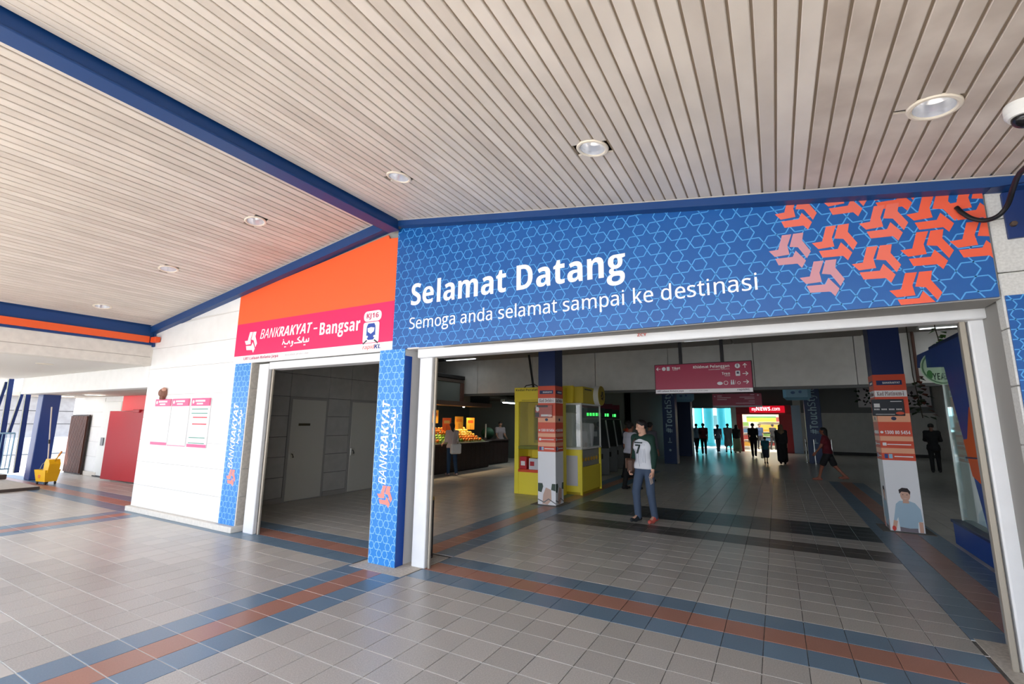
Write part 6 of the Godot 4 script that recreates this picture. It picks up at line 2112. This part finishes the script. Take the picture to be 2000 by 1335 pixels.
# relaxed left hand: wrist at the origin, fingers down, palm towards -x, thumb forward (+z); grip closes the fingers
func hand_mesh(grip: bool) -> ArrayMesh:
	var key := "grip" if grip else "relaxed"
	if not cached.has(key):
		var m := MB.new()
		var bones := [[Vector3(0, 0.01, 0), Vector3(0, -0.03, 0), 0.022, 0.022], [Vector3(0, -0.03, 0.018), Vector3(-0.002, -0.088, 0.027), 0.014, 0.012], [Vector3(0, -0.03, 0.0), Vector3(0, -0.09, 0.009), 0.015, 0.012], [Vector3(0, -0.03, -0.012), Vector3(0, -0.086, -0.01), 0.015, 0.012], [Vector3(0, -0.03, -0.02), Vector3(-0.002, -0.08, -0.028), 0.013, 0.011]]
		for i in 4:
			var o := Vector3(-0.001, [-0.088, -0.092, -0.088, -0.081][i], [0.028, 0.0095, -0.0095, -0.0285][i])
			var L: float = [0.07, 0.078, 0.072, 0.056][i]
			var c := 0.25 + i * 0.06 if not grip else 1.0
			var p := o
			var ang := c * 0.5
			for s in 3:
				var q: Vector3 = p + Vector3(-sin(ang), -cos(ang), 0.004 * (1.5 - i)) * L * [0.45, 0.32, 0.23][s]
				bones.append([p, q, 0.0088 - s * 0.0006, 0.0082 - s * 0.0006])
				p = q
				ang += c
		bones.append([Vector3(-0.004, -0.028, 0.02), Vector3(-0.016, -0.058, 0.044), 0.014, 0.011])
		bones.append([Vector3(-0.016, -0.058, 0.044), Vector3(-0.024, -0.086, 0.048), 0.0105, 0.0088])
		nets(m, bones, 0.0042, 0.006)
		cached[key] = m.mesh()
	return cached[key]
func aim(d: Vector3, fwd := Vector3(0, 0, 1)) -> Basis:    # basis whose -y points along d
	var y := -d.normalized()
	var x := y.cross(fwd).normalized()
	return Basis(x, y, x.cross(y))
func person(c: Dictionary) -> Node3D:
	var H: float = c.get("h", 1.68)
	var cell: float = c.get("cell", 0.024)
	var o := thing("person", c.label, "person", c.at, c.get("yaw", 0.0))
	var slim: float = c.get("slim", 1.0)
	var skin := mat(c.get("skin", c8(196, 146, 118)), 0.55)
	var hw := 0.05 * H
	var sw := 0.1 * H * slim
	var lean: float = c.get("lean", 0.03)
	var hip := Vector3(0, 0.52 * H, 0)
	var legs := {}
	var low := 9.0
	for sd in [-1, 1]:
		var lg: Array = c.get("legL" if sd == 1 else "legR", [0.1 * sd, 0.1])
		var hj := hip + Vector3(sd * hw, 0, 0)
		var kn := hj + Vector3(sd * 0.004, -cos(lg[0]), sin(lg[0])) * 0.245 * H
		var an := kn + Vector3(0, -cos(lg[0] - lg[1]), sin(lg[0] - lg[1])) * 0.235 * H
		var pt: float = lg[2] if lg.size() > 2 else 0.0   # toe pitch, negative points down
		var toe := an + Vector3(sd * 0.01, -0.03 * H + sin(pt) * 0.1 * H, cos(pt) * 0.105 * H)
		var heel := an + Vector3(0, -0.03 * H - sin(pt) * 0.03 * H, -0.03 * H)
		legs[sd] = [hj, kn, an, toe, heel]
		low = minf(low, minf(toe.y, heel.y) - 0.017 * H)
	for sd in legs:
		for i in 5:
			legs[sd][i].y -= low
	hip.y -= low
	var up := Vector3(0, cos(lean), sin(lean))
	var chest := hip + up * 0.21 * H
	var neck := hip + up * 0.315 * H
	var headc := neck + Vector3(0, 0.088 * H, 0.012 * H + sin(lean) * 0.05 * H)
	var arms := {}
	for sd in [-1, 1]:
		var ar: Array = c.get("armL" if sd == 1 else "armR", [-0.1 * sd, 0.07, 0.25])
		var sh := hip + up * 0.288 * H + Vector3(sd * sw, 0, 0)
		var el := sh + Vector3(sd * sin(ar[1]), -cos(ar[1]) * cos(ar[0]), cos(ar[1]) * sin(ar[0])) * 0.172 * H
		var fa: float = ar[0] + ar[2]
		var ii: float = ar[3] if ar.size() > 3 else 0.05
		var wr := el + Vector3(sd * sin(ar[1] * 0.4 - ii), -cos(fa), sin(fa)).normalized() * 0.145 * H
		arms[sd] = [sh, el, wr]
	# --- the body: one continuous skin surface with head and hands
	var bones := [[hip + Vector3(-hw * 0.8, 0, 0), hip + Vector3(hw * 0.8, 0, 0), 0.062 * H, 0.062 * H], [hip, chest, 0.066 * H, 0.076 * H, 1.15], [chest + Vector3(-sw * 0.45, 0, 0), chest + Vector3(sw * 0.45, 0, 0), 0.066 * H, 0.066 * H, 1.15], [chest, neck, 0.06 * H, 0.034 * H], [neck, headc, 0.032 * H, 0.03 * H]]
	for sd in [-1, 1]:
		var L: Array = legs[sd]
		bones += [[L[0], L[1], 0.05 * H * slim, 0.034 * H], [L[1], L[2], 0.033 * H, 0.021 * H], [L[2], L[3] + Vector3(0, 0.002, -0.012 * H), 0.02 * H, 0.014 * H], [L[2], L[4], 0.02 * H, 0.016 * H]]
		var A: Array = arms[sd]
		bones += [[hip + up * 0.285 * H, A[0], 0.04 * H, 0.034 * H], [A[0], A[1], 0.03 * H, 0.023 * H], [A[1], A[2], 0.023 * H, 0.015 * H]]
	var bm := MB.new()
	nets(bm, bones, cell, 0.03)
	var hb := Basis.from_euler(Vector3(c.get("nod", 0.0), c.get("turn_head", 0.0), 0)).scaled(Vector3.ONE * 0.132 * H)
	var hx := Transform3D(hb, headc)
	bm.add(head_mesh(), hx)
	for sd in [-1, 1]:
		var A: Array = arms[sd]
		var bs := aim(A[2] - A[1])
		var mir := Basis(Vector3(sd, 0, 0), Vector3(0, 1, 0), Vector3(0, 0, 1))
		var hm := hand_mesh(c.get("gripL" if sd == 1 else "gripR", false))
		var keep := bm.idx.size()
		bm.add(hm, Transform3D(bs * mir.scaled(Vector3.ONE * H / 1.74), A[2]))
		if sd == -1:
			for i in range(keep, bm.idx.size(), 3):
				var q := bm.idx[i + 1]
				bm.idx[i + 1] = bm.idx[i + 2]
				bm.idx[i + 2] = q
	part(o, "body", bm, skin)
	# --- hair or scarf
	var style: String = c.get("hair", "short")
	part(o, "head_scarf" if style == "scarf" else "hair", hair_mesh(style), mat(c.get("hair_col", c8(24, 20, 20)), 0.6)).transform = hx
	# --- clothes
	var top := mat(c.get("top", c8(200, 200, 205)), 0.8)
	var hem: float = c.get("hem", 0.0) * H
	var e := 0.009
	var tb := [[hip + Vector3(-hw * 0.75, hem + 0.015, 0), hip + Vector3(hw * 0.75, hem + 0.015, 0), 0.073 * H + e, 0.073 * H + e], [hip + Vector3(0, hem + 0.03, 0), chest, 0.08 * H + e, 0.08 * H + e, 1.12], [chest + Vector3(-sw * 0.45, 0, 0), chest + Vector3(sw * 0.45, 0, 0), 0.068 * H + e, 0.068 * H + e, 1.12], [chest, neck - up * 0.03 * H, 0.062 * H + e, 0.042 * H + e]]
	var sb := []
	var sl: float = c.get("sleeve", 0.6)
	for sd in [-1, 1]:
		var A: Array = arms[sd]
		var lst := [[hip + up * 0.283 * H, A[0], 0.042 * H + e, 0.036 * H + e], [A[0], A[0].lerp(A[1], minf(sl, 1.0)), 0.033 * H + e, (0.03 if sl < 1 else 0.027) * H + e]]
		if sl > 1.0:
			lst.append([A[1], A[1].lerp(A[2], sl - 1.0), 0.026 * H + e, 0.02 * H + e])
		sb += lst
	hem_y = hip.y + hem - 0.012 * H
	if c.has("sleeve_col"):
		var m1 := MB.new()
		nets(m1, tb, cell, 0.03, Transform3D(), "hem")
		part(o, "shirt", m1, top)
		var m2 := MB.new()
		nets(m2, sb, cell, 0.02)
		part(o, "sleeves", m2, mat(c.sleeve_col, 0.8))
	else:
		var m1 := MB.new()
		nets(m1, tb + sb, cell, 0.03, Transform3D(), "hem" if sl < 1.3 else "")
		part(o, "shirt", m1, top)
	var bt: String = c.get("wear", "trousers")
	var bc := mat(c.get("bottom", c8(40, 44, 60)), 0.8)
	var lb := [[hip + Vector3(-hw * 0.8, 0, 0), hip + Vector3(hw * 0.8, 0, 0), 0.062 * H + e, 0.062 * H + e], [hip, hip + up * 0.04 * H, 0.06 * H + e, 0.056 * H + e, 1.1]]
	if bt == "trousers" or bt == "shorts":
		for sd in [-1, 1]:
			var L: Array = legs[sd]
			if bt == "trousers":
				lb += [[L[0], L[1], 0.053 * H * slim + e * 0.6, 0.037 * H + e * 0.6], [L[1], L[1].lerp(L[2], 1.02), 0.036 * H + e * 0.6, 0.028 * H + e]]
			else:
				lb.append([L[0], L[0].lerp(L[1], 0.85), 0.055 * H + e, 0.05 * H + e])
	else:
		var bot := 0.06 * H if bt == "robe" else 0.3 * H
		lb.append([hip, Vector3(hip.x, bot + 0.1 * H, 0), 0.075 * H, (0.115 if bt == "robe" else 0.12) * H])
		for sd in [-1, 1]:
			var L: Array = legs[sd]
			lb.append([L[0], L[1].lerp(L[2], 0.75) if bt == "robe" else L[1], 0.07 * H, 0.075 * H])
	var m3 := MB.new()
	nets(m3, lb, cell, 0.02)
	part(o, "trousers" if bt in ["trousers", "shorts"] else ("long_skirt" if bt == "robe" else "skirt"), m3, bc)
	for sd in [-1, 1]:
		var L: Array = legs[sd]
		var m4 := MB.new()
		nets(m4, [[L[4] + Vector3(0, 0.006, 0), L[3] + Vector3(0, 0.0, -0.01), 0.021 * H, 0.018 * H], [L[2] + Vector3(0, -0.002 * H, 0), L[3].lerp(L[4], 0.45), 0.026 * H, 0.026 * H]], minf(cell, 0.014), 0.015)
		part(o, "shoe", m4, mat(c.get("shoeL" if sd == 1 else "shoe", c.get("shoe", c8(30, 30, 34))), 0.6))
	o.set_meta("head_at", hx.origin)
	cached["last"] = {"hip": hip, "chest": chest, "neck": neck, "arms": arms, "legs": legs, "head": hx, "H": H, "sw": sw}
	return o
func face(o: Node3D, iris := c8(30, 20, 18)) -> void:
	var hx: Transform3D = cached.last.head
	var m := MB.new()
	for sx in [-1, 1]:
		m.ball(Vector3(sx * 0.135, 0.035, 0.315), Vector3(0.05, 0.026, 0.03), 10, 6)
	part(o, "eyes", m, mat(iris, 0.25)).transform = hx
	var b := MB.new()
	for sx in [-1, 1]:
		b.tube([Vector3(sx * 0.07, 0.115, 0.345), Vector3(sx * 0.15, 0.135, 0.325), Vector3(sx * 0.22, 0.11, 0.28)], 0.017, 6)
	part(o, "eyebrows", b, mat(c8(26, 20, 18), 0.6)).transform = hx
	var l := MB.new()
	l.tube([Vector3(-0.09, -0.24, 0.325), Vector3(0, -0.25, 0.352), Vector3(0.09, -0.24, 0.325)], 0.02, 6)
	part(o, "lips", l, mat(c8(176, 104, 96), 0.5)).transform = hx
func build_people() -> void:
	# the man walking through: white raglan shirt with green sleeves, jeans, shoulder bag
	var at := fl(1263, 1020)
	var man := person({"label": "walking man in white pinstripe shirt with green sleeves, jeans and brown shoulder bag", "at": at, "yaw": -0.38, "h": 1.70, "cell": 0.0125, "skin": c8(222, 172, 146), "hair": "short", "top": c8(232, 234, 240), "sleeve": 1.75, "sleeve_col": c8(22, 56, 46), "bottom": c8(70, 86, 110), "shoe": c8(34, 40, 44), "shoeL": c8(214, 96, 84), "legR": [0.34, 0.42], "legL": [-0.06, 0.16, -0.1], "armL": [-0.12, 0.1, 0.3], "armR": [-0.05, 0.14, 0.5, 0.1], "gripL": true, "gripR": true, "hem": 0.0, "turn_head": -0.6, "nod": 0.12, "lean": 0.05, "slim": 0.95})
	face(man)
	var J: Dictionary = cached.last
	var ch: Vector3 = J.chest
	var st := MB.new()
	for i in 9:
		var x := -0.1 + i * 0.025
		st.bar(Vector3(x, J.hip.y + 0.02, 0.138 - absf(x) * 0.3), Vector3(x, ch.y + 0.04, ch.z + 0.139 - absf(x) * 0.3), 0.003, 0.004, Vector3.BACK)
	part(man, "pinstripes", st, mat(c8(150, 156, 172), 0.8))
	var nb := MB.new()
	letters(nb, "7", "sansbold", at3(-0.06, ch.y - 0.12, ch.z + 0.141), 0.1, 0.15, 0.006)
	part(man, "number_print", nb, mat(c8(34, 52, 50), 0.7))
	var np := MB.new()
	for i in 5:
		np.span(Vector3(-0.08 + i * 0.032, ch.y + 0.05, ch.z + 0.128), Vector3(-0.056 + i * 0.032, ch.y + 0.072, ch.z + 0.14))
	part(man, "chest_print", np, mat(c8(60, 76, 78), 0.7))
	var bag := thing("shoulder_bag", "brown leather shoulder bag at the walking man's side", "bag", at, -0.38)
	var hp: Vector3 = J.hip
	var bg := MB.new()
	bg.xf = at3(-0.19, hp.y + 0.02, 0.06)
	bg.box(Vector3.ZERO, Vector3(0.1, 0.24, 0.27), 0.03)
	part(bag, "pouch", bg, grain(c8(96, 66, 52), 0.15, 0.05, 4.0, 0.5, 61))
	var fp := MB.new()
	fp.xf = at3(-0.245, hp.y + 0.06, 0.06)
	fp.box(Vector3.ZERO, Vector3(0.02, 0.17, 0.28), 0.009)
	part(bag, "flap", fp, mat(c8(110, 78, 62), 0.5))
	var sp := MB.new()
	var nk: Vector3 = J.neck
	sp.tube([Vector3(-0.2, hp.y + 0.13, 0.12), Vector3(-0.165, ch.y - 0.06, ch.z + 0.1), Vector3(-0.125, ch.y + 0.07, ch.z + 0.115), Vector3(-0.1, nk.y - 0.05, nk.z + 0.065), Vector3(-0.1, nk.y - 0.025, nk.z), Vector3(-0.12, ch.y + 0.05, ch.z - 0.12), Vector3(-0.17, ch.y - 0.1, ch.z - 0.13), Vector3(-0.2, hp.y + 0.13, 0.0)], 0.011, 6)
	part(bag, "strap", sp, mat(c8(70, 48, 40), 0.5))
	var wl: Vector3 = J.arms[1][2]
	var pp := thing("folded_paper", "small pale folded paper in the walking man's hand", "paper", at, -0.38)
	var pm := MB.new()
	pm.xf = Transform3D(Basis(Vector3.RIGHT, 0.3), wl + Vector3(-0.03, -0.15, 0.02))
	pm.box(Vector3.ZERO, Vector3(0.008, 0.13, 0.075), 0.001)
	part(pp, "sheet", pm, mat(c8(214, 196, 186), 0.7))
	# the man in a white shirt just behind him, and those waiting at the machines
	person({"label": "man in white short sleeved shirt and black trousers behind the walking man", "at": fl(1233, 955), "yaw": 2.5, "h": 1.66, "cell": 0.02, "skin": c8(150, 104, 82), "top": c8(206, 208, 224), "bottom": c8(22, 22, 26), "sleeve": 0.7, "hem": 0.02, "legR": [0.16, 0.1], "legL": [-0.12, 0.12], "armR": [0.1, 0.16, 0.2]})
	person({"label": "person in navy and orange top standing at the ticket machines", "at": fl(1226, 932), "yaw": 2.0, "h": 1.74, "skin": c8(90, 62, 52), "top": c8(24, 34, 80), "sleeve_col": c8(196, 70, 50), "bottom": c8(24, 26, 36), "slim": 1.1})
	person({"label": "person in dark grey checked shirt hidden behind the walking man's shoulder", "at": fl(1272, 940), "yaw": 2.7, "h": 1.68, "skin": c8(140, 100, 84), "top": c8(92, 90, 100), "sleeve": 1.6, "bottom": c8(30, 30, 36), "hair": "tied"})
	# people farther in, walking away
	var far := [
		["man in light blue shirt and dark trousers beside the plain dark column", 1362, 884, 3.0, c8(150, 190, 214), c8(30, 44, 60), "trousers", "short", 1.66, 0.3],
		["man in dark red shirt walking towards the bright exit", 1376, 887, 3.3, c8(96, 24, 34), c8(20, 22, 26), "trousers", "short", 1.68, -0.25],
		["woman in grey blue top walking close to a pale dressed companion", 1404, 882, 3.0, c8(106, 112, 136), c8(90, 96, 112), "trousers", "long", 1.6, 0.2],
		["person in pale patterned long clothes walking beside a woman in grey", 1424, 884, 3.1, c8(170, 178, 182), c8(160, 168, 172), "skirt", "tied", 1.68, -0.25],
		["woman in black scarf and pale green skirt near the shop's white post", 1441, 884, 3.4, c8(40, 40, 42), c8(176, 188, 150), "robe", "scarf", 1.6, 0.2],
		["man in black shirt and trousers in front of the lit shop", 1474, 892, 3.1, c8(20, 22, 26), c8(22, 28, 46), "trousers", "short", 1.72, 0.3],
		["small child in teal top and dark skirt holding a bag", 1497, 905, 3.0, c8(24, 96, 110), c8(34, 40, 60), "skirt", "tied", 1.12, 0.15],
		["woman in black dress with brown scarf walking to the shop", 1530, 906, 3.2, c8(24, 22, 26), c8(14, 14, 18), "robe", "scarf", 1.66, -0.2],
		["shopper in dark blue standing inside the lit shop", 1486, 877, 0.4, c8(40, 60, 96), c8(40, 40, 50), "trousers", "short", 1.66, 0.1],
		["shopper in black with a backpack inside the lit shop entrance", 1512, 878, 2.6, c8(26, 28, 34), c8(30, 30, 36), "trousers", "short", 1.66, -0.15]]
	for f in far:
		var pos := fl(f[1], f[2])
		var q := person({"label": f[0], "at": pos, "yaw": f[3], "h": f[8], "cell": 0.03, "skin": c8(150, 108, 88), "top": f[4], "bottom": f[5], "wear": f[6], "hair": f[7], "hair_col": c8(120, 96, 70) if f[7] == "scarf" and f[1] == 1530 else c8(24, 22, 24), "legL": [f[9], maxf(0.08, -f[9] * 1.2)], "legR": [-f[9], maxf(0.08, f[9] * 1.2)], "armL": [-f[9] * 0.8, 0.06, 0.2, -0.02], "armR": [f[9] * 0.8, 0.06, 0.2, -0.02], "sleeve": 1.7 if f[7] == "scarf" else 0.8})
		if f[1] == 1497:
			var cb := thing("paper_bag", "pale paper bag in the child's hand", "bag", pos, f[3])
			var w: Vector3 = cached.last.arms[1][2]
			boxpart(cb, "bag", w + Vector3(-0.04, -0.34, -0.08), w + Vector3(0.05, -0.12, 0.1), mat(c8(206, 200, 170), 0.7), 0.01)
	# barefoot-looking walker in dark red shirt and shorts
	person({"label": "person with bushy hair in dark red shirt and black shorts striding past the blue column", "at": fl(1622, 938), "yaw": -1.75, "h": 1.62, "cell": 0.022, "skin": c8(150, 92, 70), "top": c8(104, 20, 36), "bottom": c8(26, 26, 30), "wear": "shorts", "hair": "long", "legL": [0.42, 0.15], "legR": [-0.35, 0.35], "armL": [0.35, 0.1, 0.3], "armR": [-0.3, 0.1, 0.2], "shoe": c8(150, 90, 72), "lean": 0.08})
	person({"label": "man in black suit seen from behind near the back wall", "at": fl(1830, 922), "yaw": 2.9, "h": 1.74, "cell": 0.024, "skin": c8(120, 84, 70), "top": c8(18, 18, 22), "bottom": c8(16, 16, 20), "sleeve": 1.9, "hem": -0.05, "legL": [-0.12, 0.05], "legR": [0.15, 0.05], "armL": [0.35, 0.15, 1.0, 0.4], "armR": [0.3, 0.15, 1.1, 0.4], "nod": 0.45})
	# at the fruit counter
	var wp := fl(865, 926)
	person({"label": "woman with black ponytail and pale pink top shopping at the fruit counter", "at": Vector3(-8.88, 0, wp.z), "yaw": -2.0, "h": 1.60, "cell": 0.022, "skin": c8(206, 160, 134), "top": c8(206, 190, 190), "bottom": c8(34, 62, 92), "hair": "long", "legL": [0.1, 0.08], "legR": [-0.15, 0.12], "armL": [0.2, 0.1, 0.9], "armR": [0.1, 0.1, 0.5], "sleeve": 1.2, "shoe": c8(150, 130, 126)})
	var hb := thing("white_handbag", "white handbag hanging at the side of the fruit shopper", "bag", Vector3(-8.6, 0.66, wp.z + 0.2), -0.5)
	boxpart(hb, "pouch", Vector3(-0.05, 0, -0.17), Vector3(0.08, 0.3, 0.17), mat(c8(226, 224, 222), 0.5), 0.03)
	var hs := MB.new()
	hs.tube([Vector3(0.01, 0.28, -0.12), Vector3(-0.04, 0.6, -0.06), Vector3(-0.12, 0.76, 0.0), Vector3(-0.04, 0.6, 0.06), Vector3(0.01, 0.28, 0.12)], 0.012, 6)
	part(hb, "strap", hs, mat(c8(214, 212, 210), 0.5))
	person({"label": "vendor in grey shirt standing behind the till counter", "at": Vector3(-10.5, 0, -17.6), "yaw": 0.9, "h": 1.64, "skin": c8(170, 124, 100), "top": c8(150, 140, 144), "bottom": c8(40, 40, 44), "nod": 0.3, "armL": [0.3, 0.1, 0.8], "armR": [0.3, 0.1, 0.7]})
